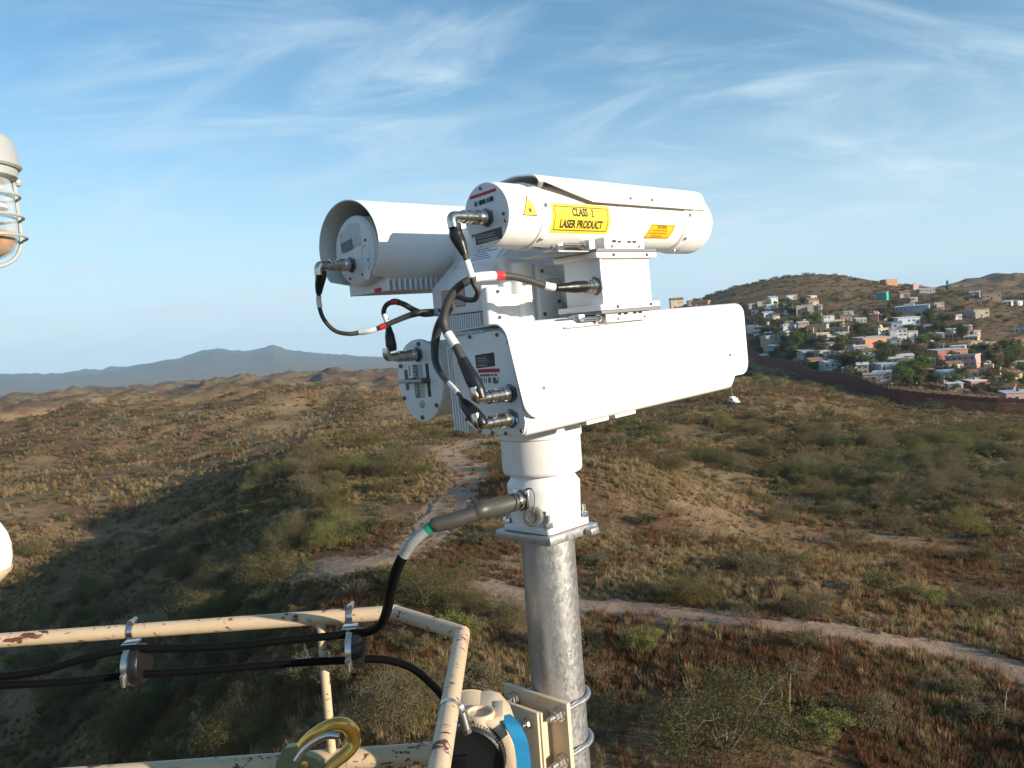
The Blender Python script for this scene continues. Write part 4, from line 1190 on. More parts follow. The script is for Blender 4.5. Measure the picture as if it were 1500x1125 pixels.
def height(x, y, fine=True):
    x = np.asarray(x, float); y = np.asarray(y, float); shp = x.shape; x = x.ravel(); y = y.ravel()
    out = np.empty(len(x))
    for i in range(0, len(x), 40000):
        q = lp(x[i:i + 40000], y[i:i + 40000])
        d2 = ((q[:, None] - Q_[None]) ** 2).sum(-1)
        out[i:i + 40000] = tps(d2) @ coef[:N_] + coef[N_] + q @ coef[N_ + 1:]
    r = np.sqrt(x * x + y * y); az = np.degrees(np.arctan2(x, y))
    out = np.clip(out, -140, 90)
    for (kx, ky, amp, sx_, sy_) in KNOLLS: out += amp * np.exp(-((x - kx) / sx_) ** 2 - ((y - ky) / sy_) ** 2)
    g = np.clip((r - 150) / 420, 0, 1); town = np.clip((az - 8) / 6, 0, 1) * np.clip((r - 150) / 60, 0, 1) * np.clip((1250 - r) / 300, 0, 1)
    rid = 1 - np.abs(fbm(x / 210 + 3.1, y / 210 + 7.7, 4, 5)) * 2.2
    out += (rid - .5) * (19 + 5 * np.clip((4 - az) / 6, 0, 1)) * g * (1 - .88 * town) * (1 - .35 * np.clip((r - 1500) / 2000, 0, 1))
    rid2 = 1 - np.abs(fbm(x / 60 + 1.1, y / 60 + 2.7, 3, 15)) * 2.0
    left = np.clip((4 - az) / 6, 0, 1)
    out += rid2 * 2.0 * np.clip((r - 90) / 300, 0, 1) * (1 - .85 * town) + (rid2 - .62) * 4.2 * left * np.clip((r - 170) / 200, 0, 1)
    rid3 = 1 - np.abs(fbm(x / 420 + 6.1, y / 420 + 1.3, 3, 55)) * 2.2
    out += (rid3 - .55) * 16 * left * np.clip((r - 600) / 900, 0, 1) * (r < 7000)
    # mountains beyond the plain
    mh = np.interp(az, MTN[:, 0], MTN[:, 1]); w = np.clip((r - 6500) / 4500, 0, 1) * np.clip((16500 - r) / 4500, 0, 1)
    w = np.where(r < 11000, np.clip((r - 6500) / 4500, 0, 1), np.clip((18000 - r) / 7000, 0, 1))
    w = w * w * (3 - 2 * w)
    far = np.clip((r - 5000) / 2000, 0, 1)
    out = out * (1 - far) + (-75 + (out + 75) * .2) * far
    rm = 1 - np.abs(fbm(x / 1500 + 9.1, y / 1500 + 1.7, 5, 25, .55)) * 1.8
    rn = 1 - np.abs(fbm(x / 520 + 2.1, y / 520 + 5.7, 4, 35, .5)) * 1.9
    out += w * (mh * (1.02 + .14 * (rm - .5)) + 46 * (rm - .60) + 44 * (rn - .62))
    if fine:
        out += fbm(x / 9, y / 9, 3, 33) * .35 * np.clip((r - 12) / 30, 0, 1) + fbm(x / 2.6, y / 2.6, 2, 43) * .07 * (r < 400)
    return out.reshape(shp)


def ground_at(px, py, d0=25., d1=6000., n=900):
    """first point of the land along a pixel's ray"""
    r = ray(px, py); d = np.geomspace(d0, d1, n); p = r[None] * d[:, None]
    h = height(p[:, 0], p[:, 1]); below = np.where(p[:, 2] < h)[0]
    if not len(below): return None
    i = max(below[0], 1); a, b = p[i - 1], p[i]; ga, gb = a[2] - h[i - 1], b[2] - h[i]
    t = ga / (ga - gb + 1e-9); q = a + (b - a) * t
    return np.array([q[0], q[1], float(height(q[0], q[1]))])


def dist_poly(x, y, line):
    best = np.full(np.shape(x), 1e9)
    for (a, b) in zip(line[:-1], line[1:]):
        dx, dy = b[0] - a[0], b[1] - a[1]; t = np.clip(((x - a[0]) * dx + (y - a[1]) * dy) / (dx * dx + dy * dy + 1e-9), 0, 1)
        best = np.minimum(best, np.hypot(x - a[0] - t * dx, y - a[1] - t * dy))
    return best


def smooth_line(pts, sub=10):
    P_, _ = catmull([Vector((p[0], p[1], 0)) for p in pts], [0] * len(pts), sub); return [(p.x, p.y) for p in P_]


ROAD_PX = {'main': [(1620, 1035), (1500, 991), (1400, 958), (1300, 940), (1200, 924), (1100, 914), (1000, 902), (900, 890), (800, 878), (700, 857)],
           'upper': [(520, 832), (580, 815), (622, 790), (650, 752), (672, 722), (690, 700), (690, 684), (662, 668), (680, 655), (705, 648), (735, 645)],
           'spur': [(440, 840), (490, 830), (520, 832), (590, 812)]}
ROAD_W = {'main': 3.6, 'upper': 5.0, 'spur': 4.2}
for k, pts in ROAD_PX.items():
    g = [ground_at(*p) for p in pts]; g = [q for q in g if q is not None]
    ROADS.append((k, smooth_line(g), ROAD_W[k]))


def road_dist(x, y):
    return np.min([dist_poly(x, y, l) - w / 2 for _, l, w in ROADS], axis=0)


FENCE_PX = [(1085, 527, 600), (1112, 535, 520), (1150, 547, 460), (1200, 561, 408), (1250, 575, 365), (1300, 588, 330), (1350, 593, 318), (1400, 598, 310), (1450, 603, 303), (1500, 607, 298), (1640, 622, 285)]
FENCE = [(at(*q)[0], at(*q)[1]) for q in FENCE_PX]

# ---------------------------------------------------------------- one sheet of ground to the horizon
azs = np.radians(np.concatenate([np.linspace(-180, -62, 40), np.linspace(-60, -42, 40), np.linspace(-41, 41, 700), np.linspace(42, 60, 40), np.linspace(62, 180, 40)]))[:-1]
rs_ = np.concatenate([[1.5, 5, 10, 16, 22], np.geomspace(26, 1400, 330), np.geomspace(1420, 14500, 150)])
AA, RR_ = np.meshgrid(azs, rs_); gx, gy = RR_ * np.sin(AA), RR_ * np.cos(AA); gzv = height(gx, gy)
nr_, na_ = gx.shape
verts = np.stack([gx.ravel(), gy.ravel(), gzv.ravel()], -1)
verts = np.vstack([verts, [[0, 0, float(height(np.array([0.]), np.array([0.]))[0])]]])
i_, j_ = np.meshgrid(np.arange(nr_ - 1), np.arange(na_), indexing='ij'); j2 = (j_ + 1) % na_
quads = np.stack([i_ * na_ + j_, (i_ + 1) * na_ + j_, (i_ + 1) * na_ + j2, i_ * na_ + j2], -1).reshape(-1, 4)
tris = [(nr_ * na_, j, (j + 1) % na_) for j in range(na_)]
me = bpy.data.meshes.new('ground')
me.vertices.add(len(verts)); me.vertices.foreach_set('co', verts.astype(np.float32).ravel())
nl = len(quads) * 4 + len(tris) * 3
me.loops.add(nl); me.polygons.add(len(quads) + len(tris))
me.loops.foreach_set('vertex_index', np.concatenate([quads[:, ::-1].ravel(), np.array(tris)[:, ::-1].ravel()]).astype(np.int32))
ls = np.concatenate([np.arange(len(quads)) * 4, len(quads) * 4 + np.arange(len(tris)) * 3])
me.polygons.foreach_set('loop_start', ls.astype(np.int32))
me.polygons.foreach_set('use_smooth', [True] * (len(quads) + len(tris)))
me.update(calc_edges=True); me.validate()
vx, vy = verts[:, 0], verts[:, 1]; vr = np.hypot(vx, vy); vaz = np.degrees(np.arctan2(vx, vy))
rd = road_dist(vx, vy) + fbm(vx / 2.2, vy / 2.2, 3, 77) * 1.1


def vattr(name, val):
    a = me.attributes.new(name, 'FLOAT', 'POINT'); a.data.foreach_set('value', np.asarray(val, np.float32))


vattr('track', np.clip(1 - rd / 1.4, 0, 1))


def wash(x, y):            # where brush grows thick: the hollow below the fence and the hollow left of the track
    r = np.hypot(x, y); az = np.degrees(np.arctan2(x, y))
    a = np.exp(-((az - 24) / 12) ** 2) * np.exp(-((r - 160) / 60) ** 2)
    b = np.exp(-((az + 22) / 14) ** 2) * np.exp(-((r - 98) / 48) ** 2)
    c = np.exp(-((az - 4) / 10) ** 2) * np.exp(-((r - 180) / 50) ** 2)
    return np.clip(a * 1.1 + b * 1.2 + c * .7, 0, 1)


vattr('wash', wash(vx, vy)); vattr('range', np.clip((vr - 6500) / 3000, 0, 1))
vattr('townland', np.exp(-((vaz - 26) / 9) ** 2) * (vr > 300) * np.clip((950 - vr) / 120, 0, 1))
rb_ = [ground_at(1130, 687), ground_at(1490, 735), ground_at(250, 800)]
vattr('redbank', np.clip(sum(np.exp(-(((vx - q[0]) / a) ** 2 + ((vy - q[1]) / b) ** 2)) for q, a, b in zip(rb_, (6, 7, 12), (5, 4, 12))), 0, 1))


def ground_material():
    t = NT('dry_hill_ground'); p = t.pos(True)
    big = t.noise(p, .010, 6, .6, .4); mid = t.noise(p, .06, 6, .62, .3); fin = t.noise(p, .45, 6, .65); tiny = t.noise(p, 3.2, 4, .65)
    rust, tan_, olive, red = (.138, .074, .039), (.285, .200, .110), (.085, .078, .038), (.185, .085, .050)
    c = t.mix(t.step(mid, .36, .66), rust, tan_)
    c = t.mix(t.math('MULTIPLY', t.step(big, .47, .60), .85), c, t.mix(fin, (.105, .055, .030), (.19, .11, .06)))
    c = t.mix(t.math('MULTIPLY', t.attr('wash'), t.step(fin, .30, .62)), c, t.mix(mid, olive, (.14, .10, .05)))
    w2 = t.noise(p, .022, 5, .6, .8)
    c = t.mix(t.math('MULTIPLY', t.step(w2, .60, .68), .65), c, red)
    c = t.mix(t.math('MULTIPLY', t.step(fin, .56, .70), .55), c, tan_)
    c = t.mix(t.math('MULTIPLY', t.step(fin, .47, .30), .60), c, (.080, .052, .028))
    c = t.mix(t.math('MULTIPLY', t.step(tiny, .55, .75), .35), c, (.31, .225, .13))
    c = t.mix(t.math('MULTIPLY', t.step(tiny, .45, .25), .35), c, (.06, .042, .025))
    ol = t.noise(p, .007, 6, .62, .5)
    c = t.mix(t.math('MULTIPLY', t.step(ol, .47, .62), .70), c, t.mix(mid, (.110, .088, .044), (.215, .172, .092)))
    # far brush reads as a dark stipple
    v = t.n.new('ShaderNodeTexVoronoi'); v.inputs['Scale'].default_value = .11; t.l.new(p, v.inputs['Vector'])
    c = t.mix(t.math('MULTIPLY', t.step(v.outputs['Distance'], .42, .16), t.math('MULTIPLY', t.step(mid, .40, .60), .55)), c, (.085, .078, .040))
    c = t.mix(t.math('MULTIPLY', t.attr('townland'), t.step(mid, .34, .52)), c, t.mix(fin, (.10, .072, .042), (.19, .13, .080)))
    c = t.mix(t.math('MULTIPLY', t.attr('redbank'), t.step(fin, .38, .55)), c, t.mix(tiny, (.20, .075, .035), (.30, .135, .075)))
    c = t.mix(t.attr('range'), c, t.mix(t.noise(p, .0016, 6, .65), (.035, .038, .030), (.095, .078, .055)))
    trk = t.mix(fin, (.27, .172, .110), (.40, .28, .19))
    c = t.mix(t.step(t.attr('track'), .25, .75), c, trk)
    t.color(c); t.set(Roughness=.95); t.b.inputs['Specular IOR Level'].default_value = .1
    h = t.math('ADD', t.math('MULTIPLY', fin, .8), t.math('MULTIPLY', tiny, .25))
    t.bump(h, .9, .8)
    return t.m


MAT['ground'] = ground_material()
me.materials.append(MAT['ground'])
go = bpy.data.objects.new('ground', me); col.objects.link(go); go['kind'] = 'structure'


def road_material():
    t = NT('pale_dirt_track'); p = t.pos(True)
    a, b = t.noise(p, .5, 6, .65), t.noise(p, 2.5, 5, .65)
    c = t.mix(a, (.27, .172, .112), (.40, .28, .192)); c = t.mix(t.math('MULTIPLY', t.step(b, .5, .75), .5), c, (.41, .31, .225))
    c = t.mix(t.math('MULTIPLY', t.step(t.attr('rut'), .35, .8), .35), c, (.20, .12, .09))
    t.color(c); t.set(Roughness=.95); t.bump(t.math('ADD', a, t.math('MULTIPLY', b, .4)), .25, .8)
    t.b.inputs['Specular IOR Level'].default_value = .1
    return t.m


MAT['road'] = road_material()
for kname, line, wd_ in ROADS:
    L_ = np.array(line); tg = np.gradient(L_, axis=0); tg /= np.linalg.norm(tg, axis=1)[:, None] + 1e-9; nm = np.stack([tg[:, 1], -tg[:, 0]], -1)
    lift = {'main': .10, 'upper': .104, 'spur': .108}[kname]
    nc = 13; vv = []; rut = []
    for i in range(len(L_)):
        wk = 1 + .7 * min(1, max(0, (i / len(L_) - .52) / .2)) * (kname == 'upper')
        j = fbm(np.array([i * .35]), np.array([3.3 if kname == 'main' else 8.1]), 3, 5)[0]; j2_ = fbm(np.array([i * .35]), np.array([13.3]), 3, 9)[0]
        for k in range(nc):
            s_ = -1 + 2 * k / (nc - 1); w_ = wk * wd_ / 2 * (1 + .45 * (j if s_ < 0 else j2_))
            q = L_[i] + nm[i] * s_ * w_; vv.append((q[0], q[1], -.12 if abs(s_) > .99 else lift - .03 * (1 if abs(abs(s_) - .45) < .1 else 0)))
            rut.append(max(0, 1 - abs(abs(s_) - .45) * 5))
    vv = np.array(vv); vv[:, 2] += height(vv[:, 0], vv[:, 1])
    fs = [(i * nc + k, i * nc + k + 1, (i + 1) * nc + k + 1, (i + 1) * nc + k) for i in range(len(L_) - 1) for k in range(nc - 1)]
    rm_ = bpy.data.meshes.new('dirt_track'); rm_.from_pydata([tuple(q) for q in vv], [], fs); rm_.update()
    a_ = rm_.attributes.new('rut', 'FLOAT', 'POINT'); a_.data.foreach_set('value', np.array(rut, np.float32))
    rm_.polygons.foreach_set('use_smooth', [True] * len(fs)); rm_.materials.append(MAT['road'])
    ro = bpy.data.objects.new('dirt_track', rm_); col.objects.link(ro); ro['kind'] = 'structure'
    if ro.data.polygons[0].normal.z < 0: rm_.flip_normals()
# ================================================================== border fence, town on the hill
MAT['rust'] = plain('rusted_steel_fence', (.135, .040, .024), .85, .0, var=.35, vs_=.6)
fence = thing('border_fence', 'tall rust brown steel bollard fence running along the foot of the town', 'fence', loc=(0, 0, 0))
fl = smooth_line(FENCE, 12)
seg = np.array(fl); cum = np.concatenate([[0], np.cumsum(np.hypot(*np.diff(seg, axis=0).T))])
PW = 3.0
npan = int(cum[-1] // PW)
pm = MB()
for k in range(14): pm.box((-PW / 2 + k * PW / 14, -.08, -1.5), (-PW / 2 + k * PW / 14 + .155, .08, 5.0))
pm.box((-PW / 2, -.05, 4.2), (PW / 2, .06, 5.9))
pmesh = pm.mesh('panel', MAT['rust'], 0)
fx = np.interp((np.arange(npan) + .5) * PW, cum, seg[:, 0]); fy = np.interp((np.arange(npan) + .5) * PW, cum, seg[:, 1])
fx2 = np.interp((np.arange(npan) + .6) * PW, cum, seg[:, 0]); fy2 = np.interp((np.arange(npan) + .6) * PW, cum, seg[:, 1])
fz = height(fx, fy)
for i in range(min(npan, 290)):
    o = bpy.data.objects.new('panel', pmesh); col.objects.link(o); o.parent = fence
    o.location = (fx[i], fy[i], fz[i]); o.rotation_euler = (0, 0, math.atan2(fy2[i] - fy[i], fx2[i] - fx[i]))

_hm = {}


def wallmat(c, name):
    k = tuple(round(x, 2) for x in c)
    if k not in _hm:
        t = NT(name); p = t.pos(); n = t.noise(p, .35, 5, .65); m = t.noise(t.scale(p, (1, 1, .3)), 1.1, 4, .6)
        q = t.mix(n, tuple(x * .82 for x in c), tuple(min(.85, x * 1.08) for x in c)); q = t.mix(t.math('MULTIPLY', t.step(m, .52, .7), .35), q, (.20, .16, .12))
        t.color(q); t.set(Roughness=.85); _hm[k] = t.m
    return _hm[k]


COL = {'white': (.66, .65, .62), 'cream': (.60, .50, .36), 'pink': (.48, .29, .25), 'salmon': (.46, .20, .15), 'peach': (.55, .36, .25), 'orange': (.55, .27, .14), 'tan': (.42, .32, .22), 'grey': (.36, .34, .33), 'greytan': (.40, .34, .28),
       'bluewhite': (.50, .56, .64), 'blue': (.22, .34, .48), 'teal': (.03, .38, .33), 'brick': (.36, .16, .10), 'yellow': (.64, .50, .20), 'bluegrey': (.34, .40, .46), 'pinkgrey': (.44, .33, .31)}
ROOF = {'slab': (.40, .37, .34), 'tin': (.46, .49, .52), 'white': (.66, .66, .64), 'maroon': (.22, .07, .06), 'blue': (.22, .32, .42), 'brown': (.20, .12, .08), 'rust': (.26, .13, .08)}
glassm = plain('dark_window_glass', (.03, .04, .05), .15, var=.2)
doorm = {'brown': plain('brown_door_paint', (.13, .07, .045), .6), 'blue': plain('blue_door_paint', (.06, .13, .24), .6), 'white': plain('white_door_paint', (.55, .55, .55), .6)}
_wm = MB().box((-.5, -.05, -.5), (.5, .05, .5)).mesh('window', wallmat((.55, .54, .5), 'window_frame'), 0)
_pm = MB().box((-.42, -.075, -.42), (-.03, -.052, .42)).box((.03, -.075, -.42), (.42, -.052, .42)).mesh('pane', glassm, 0)
_dm = {k: MB().box((-.5, -.05, 0), (.5, .06, 1)).mesh('door', m, 0) for k, m in doorm.items()}
hrng = random.Random(11)

# pixel of the middle of the base, width and height in pixels, wall, roof, storeys, label
HOUSES = [
    (1102, 451, 13, 6, 'pinkgrey', 'slab', 1, 'small pinkish grey house at the left end of the top terrace'),
    (1118, 448, 18, 7, 'cream', 'slab', 1, 'low cream house left of the blue roofed white house'),
    (1131, 446, 15, 11, 'white', 'blue', 2, 'white house with a blue pitched roof on the top terrace'),
    (1159, 439, 16, 7, 'white', 'slab', 1, 'pale white box house highest on the left hillside'),
    (1190, 439, 10, 6, 'white', 'white', 1, 'tiny white hut beside the bare cut bank under the hill crest'),
    (1178, 459, 25, 13, 'greytan', 'slab', 1, 'wide grey tan house with a bright front below the pale box house'),
    (1195, 469, 18, 10, 'pink', 'slab', 1, 'pink house just right below the wide grey tan house'),
    (1124, 465, 20, 7, 'white', 'blue', 1, 'low white house with a blue roof on the second terrace'),
    (1155, 460, 10, 6, 'white', 'slab', 1, 'little white house between the blue roofed and the grey tan ones'),
    (1157, 482, 26, 13, 'bluewhite', 'slab', 2, 'bluish white house with a peach room on its flat roof'),
    (1174, 476, 12, 7, 'orange', 'white', 1, 'small orange walled house beside the peach roof room'),
    (1105, 485, 19, 8, 'white', 'tin', 1, 'white house half hidden behind the front of the box camera'),
    (1198, 487, 30, 12, 'tan', 'slab', 1, 'long tan house with arched openings in mid slope'),
    (1221, 478, 26, 8, 'cream', 'white', 1, 'long cream house with a pale roof above the arched tan house'),
    (1231, 488, 28, 9, 'tan', 'slab', 1, 'low tan house right of the arched tan house'),
    (1201, 498, 22, 11, 'greytan', 'slab', 1, 'grey tan house directly below the arched tan house'),
    (1133, 507, 32, 17, 'greytan', 'slab', 2, 'two storey grey block house left of the tree clump'),
    (1136, 513, 18, 7, 'blue', 'tin', 1, 'faded blue shed in front of the two storey grey block house'),
    (1260, 473, 16, 7, 'grey', 'white', 1, 'grey house with a bright tin roof by the dark tree clump'),
    (1276, 505, 46, 12, 'orange', 'tin', 1, 'long bright orange house in the middle of the town'),
    (1290, 493, 18, 13, 'cream', 'slab', 2, 'cream church with a round dome behind the orange house'),
    (1261, 516, 20, 10, 'white', 'white', 1, 'white house just below the long orange house'),
    (1184, 522, 30, 9, 'bluegrey', 'tin', 1, 'long blue grey house near the left end of the fence'),
    (1216, 541, 28, 14, 'bluegrey', 'white', 1, 'pale blue grey house right behind the fence among trees'),
    (1233, 524, 18, 10, 'tan', 'slab', 1, 'tan walled yard house between two utility poles'),
    (1122, 526, 16, 6, 'white', 'white', 1, 'white shed roof right behind the left end of the fence'),
    (1302, 417, 20, 8, 'orange', 'slab', 1, 'orange house on the ridge line against the sky'),
    (1293, 439, 15, 12, 'teal', 'white', 2, 'bright teal house below the orange ridge house'),
    (1339, 424, 12, 8, 'pink', 'slab', 1, 'pinkish house on the ridge between orange house and cypress'),
    (1356, 429, 23, 7, 'grey', 'white', 1, 'long grey house on the ridge left of the cypress'),
    (1324, 436, 15, 8, 'pinkgrey', 'rust', 1, 'dull pink house with a rusty roof right of the teal house'),
    (1336, 442, 13, 6, 'grey', 'slab', 1, 'small grey hut between the rusty roofed house and the pole'),
    (1375, 454, 14, 12, 'cream', 'slab', 2, 'narrow cream tower house at the end of the long blue grey row'),
    (1337, 457, 48, 10, 'bluegrey', 'tin', 1, 'long shaded blue grey row house below the ridge'),
    (1328, 475, 34, 11, 'bluewhite', 'white', 1, 'upper bluish white terrace house left of the bright green tree'),
    (1308, 483, 26, 12, 'bluewhite', 'slab', 1, 'left bluish white house of the stepped white cluster'),
    (1315, 494, 26, 13, 'white', 'slab', 2, 'white two storey house lowest in the stepped white cluster'),
    (1336, 494, 14, 10, 'white', 'slab', 1, 'white garage with dark doors beside the bright green tree'),
    (1428, 435, 14, 8, 'grey', 'white', 1, 'grey white house right of the dark shrubs on the ridge'),
    (1452, 439, 26, 11, 'peach', 'slab', 1, 'long peach brown house below the second hill'),
    (1477, 447, 11, 6, 'white', 'white', 1, 'left one of two small white sheds under the second hill'),
    (1491, 447, 9, 7, 'white', 'tin', 1, 'right one of two small white sheds under the second hill'),
    (1436, 465, 22, 13, 'cream', 'slab', 1, 'cream house with two windows standing alone on the brown slope'),
    (1416, 462, 26, 6, 'grey', 'slab', 1, 'low grey wall house left of the lone cream house'),
    (1411, 493, 11, 7, 'tan', 'slab', 1, 'small tan ruin house with an open front on the brown slope'),
    (1428, 492, 10, 8, 'pink', 'slab', 1, 'small pink hut right of the tan ruin house'),
    (1495, 486, 14, 6, 'white', 'slab', 1, 'white house cut by the right edge in mid slope'),
    (1372, 495, 20, 6, 'grey', 'tin', 1, 'grey shed right of the bright green tree'),
    (1388, 524, 46, 14, 'salmon', 'tin', 1, 'salmon red house with a pale tin roof right of the big tree'),
    (1411, 537, 42, 19, 'pink', 'slab', 2, 'pink two storey house with a row of dark windows'),
    (1302, 545, 32, 14, 'bluegrey', 'tin', 1, 'blue grey house with a grey roof left of the big green tree'),
    (1273, 529, 26, 7, 'grey', 'white', 1, 'open grey shed with a curved pale tin roof'),
    (1285, 559, 40, 13, 'pinkgrey', 'slab', 1, 'unfinished pinkish block house right behind the fence'),
    (1339, 556, 28, 9, 'pink', 'slab', 1, 'low pink house between two tall bushes by the fence'),
    (1391, 558, 36, 13, 'cream', 'blue', 1, 'cream house with a blue grey roof in the open yard'),
    (1476, 530, 26, 11, 'cream', 'maroon', 1, 'cream house with a maroon roof at the right'),
    (1491, 538, 22, 8, 'cream', 'tin', 1, 'cream house with a grey roof below the maroon roofed one'),
    (1490, 590, 42, 18, 'pink', 'tin', 1, 'big dusty pink shed behind the fence at the right edge'),
    (1428, 507, 16, 8, 'yellow', 'slab', 1, 'yellow and white house above the pink two storey house'),
    (1453, 537, 22, 7, 'tan', 'slab', 1, 'tan walled house left of the grey roofed cream house'),
    (1258, 531, 28, 9, 'grey', 'slab', 1, 'grey block house left of the curved tin roof shed'),
    (991, 449, 20, 11, 'cream', 'brown', 1, 'cream house with a brown roof and small cupola at the far left of the ridge'),
    (1011, 448, 7, 7, 'cream', 'brown', 1, 'narrow cream house beside the cupola house'),
    (1027, 448, 26, 7, 'brick', 'slab', 1, 'long brick red house right of the cupola house'),
    (1243, 462, 14, 6, 'white', 'tin', 1, 'tiny white house in the scrub under the bare cut bank'),
    (1152, 492, 16, 7, 'tan', 'slab', 1, 'small tan house under the bluish white house with roof room'),
    (1245, 512, 14, 7, 'white', 'slab', 1, 'small white house left end of the orange house'),
    (1360, 533, 16, 7, 'cream', 'slab', 1, 'small cream house between the big green tree and the salmon house'),
]
house_xy = []


def build_house(px, py, pw, ph, wc_, rc_, st_, lab_, g=None):
    if g is None: g = ground_at(px, py, 240 if py > 425 else 500, 1600)
    if g is None: g = at(px, py, 780)
    d = float(np.dot(g, cF)); W = max(4.5, pw * d / FPX); H = max(2.4, .86 * ph * d / FPX); D = min(max(5, W * hrng.uniform(.5, .8)), 12)
    yaw = math.atan2(-g[0], g[1]) + hrng.uniform(-.30, .80)
    house_xy.append((g[0], g[1], W * .6 + 1.5))
    cw = abs(math.cos(yaw - math.atan2(-g[0], g[1]))); W = W * (.72 + .22 * cw)
    t = thing('church' if 'church' in lab_ else 'house', lab_, 'church' if 'church' in lab_ else 'house', loc=(g[0], g[1], g[2]), rz=yaw, group='houses of the hillside town')
    zmin = min(float(height(g[0] + a, g[1] + b)) for a in (-W / 2, W / 2) for b in (-D / 2, D / 2)) - g[2] - 1.0
    wm_ = wallmat(COL[wc_], wc_ + '_house_wall'); rm_ = wallmat(ROOF[rc_], rc_ + '_roof')
    h2 = H * (.62 if st_ == 2 and pw > 20 and 'roof' in lab_ else 1)
    wb = MB().box((-W / 2, -D / 2, zmin), (W / 2, D / 2, h2))
    if hrng.random() < .5 and W > 7:
        e = hrng.uniform(1.5, 3); s_ = hrng.choice((-1, 1)); wb.box((s_ * W * .12, -D / 2 - e, zmin), (s_ * (W / 2 - .3), -D / 2 - .02, h2 * .8))
    wb.build('wall', wm_, t, 0)
    rb = MB()
    if rc_ == 'slab':
        rb.box((-W / 2 - .25, -D / 2 - .35, h2 + .003), (W / 2 + .25, D / 2 + .25, h2 + .22))
        for (a, b, c_, d_2) in ((-W / 2 - .2, -D / 2 - .2, W / 2 + .2, -D / 2), (-W / 2 - .2, D / 2, W / 2 + .2, D / 2 + .2), (-W / 2 - .2, -D / 2, -W / 2, D / 2), (W / 2, -D / 2, W / 2 + .2, D / 2)):
            rb.box((a, b, h2 + .22), (c_, d_2, h2 + .22 + .35 * (wc_ != 'teal')))
    elif rc_ in ('blue', 'brown', 'maroon', 'rust'):
        k = min(2.2, D * .28); rb.prism([(-D / 2 - .5, h2 - .1), (D / 2 + .5, h2 - .1), (0, h2 + k)], 0, -W / 2 - .5, W / 2 + .5)
    else:
        k = hrng.uniform(.4, 1.0); rb.prism([(-D / 2 - .5, h2 + .003), (D / 2 + .5, h2 + k), (D / 2 + .5, h2 + k + .12), (-D / 2 - .5, h2 + .14)], 0, -W / 2 - .4, W / 2 + .4)
    rf = rb.build('roof', rm_, t, 0)
    if h2 < H: MB().box((-W * .28, -D * .3, h2 + .22), (W * .18, D * .35, H + .5)).build('roof_room', wallmat(COL['peach'], 'peach_house_wall'), t, 0)
    elif hrng.random() < .55:
        tk = MB().lathe((hrng.uniform(-.3, .3) * W, hrng.uniform(-.2, .2) * D, h2 + .2), (0, 0, 1), [(0, .5), (1.0, .55), (1.15, .3), (1.2, .1)], 12)
        tk.build('water_tank', doorm['brown'] if hrng.random() < .4 else wallmat((.08, .08, .085), 'black_tank'), rf)
    if 'dome' in lab_:
        MB().lathe((0, 0, h2 + .3), (0, 0, 1), [(0, 1.5), (1.0, 1.5), (1.05, 1.4), (1.8, 1.15), (2.3, .6), (2.5, .1), (3.3, .06)], 20).build('dome', wm_, t)
    if 'cupola' in lab_ and W > 9:
        MB().box((-1.1, -1.1, h2 + .5), (1.1, 1.1, h2 + 3.2)).build('cupola', wm_, t, 0)
    fl_h = h2 / st_
    nwin = max(1, int(W / 3.2)); dpos = hrng.randrange(nwin + 1)
    for s in range(st_):
        for k in range(nwin + 1):
            x = -W / 2 + (k + .5) * W / (nwin + 1)
            if s == 0 and k == dpos:
                o = bpy.data.objects.new('door', _dm[hrng.choice(('brown', 'blue', 'white'))]); col.objects.link(o); o.parent = t; o.location = (x, -D / 2 - .02, 0); o.scale = (1.1, 1, min(2.1, fl_h * .75)); continue
            if hrng.random() < .18: continue
            o = bpy.data.objects.new('window', _wm); col.objects.link(o); o.parent = t; o.location = (x, -D / 2 - .02, s * fl_h + fl_h * .55); ws = min(1.5, W / (nwin + 1) * .55); o.scale = (ws, 1, min(1.25, fl_h * .42))
            q = bpy.data.objects.new('pane', _pm); col.objects.link(q); q.parent = o
    for sx in (1, -1):
        if D > 4.5:
            o = bpy.data.objects.new('window', _wm); col.objects.link(o); o.parent = t; o.location = (sx * (W / 2 + .02), 0, fl_h * .55); o.rotation_euler = (0, 0, sx * math.pi / 2); o.scale = (1.3, 1, min(1.1, fl_h * .4))
            q = bpy.data.objects.new('pane', _pm); col.objects.link(q); q.parent = o


for h_ in HOUSES: build_house(*h_)
# the many smaller houses packed between them
TOWNMARK = [(h_[0], h_[1] - h_[3] / 2, h_[7]) for h_ in HOUSES]
SHORT = {1131: 'white house with the blue pitched roof', 1157: 'house with the peach roof room', 1198: 'arched tan house', 1133: 'two storey grey block house', 1276: 'long orange house', 1290: 'domed church', 1184: 'long blue grey house', 1293: 'teal house',
         1302: 'orange ridge house', 1375: 'narrow cream tower house', 1337: 'blue grey row house', 1315: 'stepped white cluster', 1452: 'peach brown house', 1436: 'lone cream house', 1388: 'salmon red house', 1411: 'pink two storey house',
         1285: 'unfinished block house', 1391: 'cream yard house', 1476: 'maroon roofed house', 1490: 'dusty pink shed', 1178: 'wide grey tan house', 1216: 'pale blue grey house', 1273: 'curved tin roof shed', 1233: 'tan yard house'}
TM_ = [(x, y, SHORT[x]) for x, y, _ in TOWNMARK if x in SHORT]
seen_lab = set(h_[7] for h_ in HOUSES)
trng = random.Random(23); nadd = 0; tries = 0
zone_poly = [(1098, 448), (1098, 522), (1180, 535), (1290, 562), (1400, 575), (1500, 582), (1500, 505), (1440, 500), (1420, 475), (1385, 462), (1350, 448), (1300, 452), (1250, 466), (1215, 462), (1190, 444)]


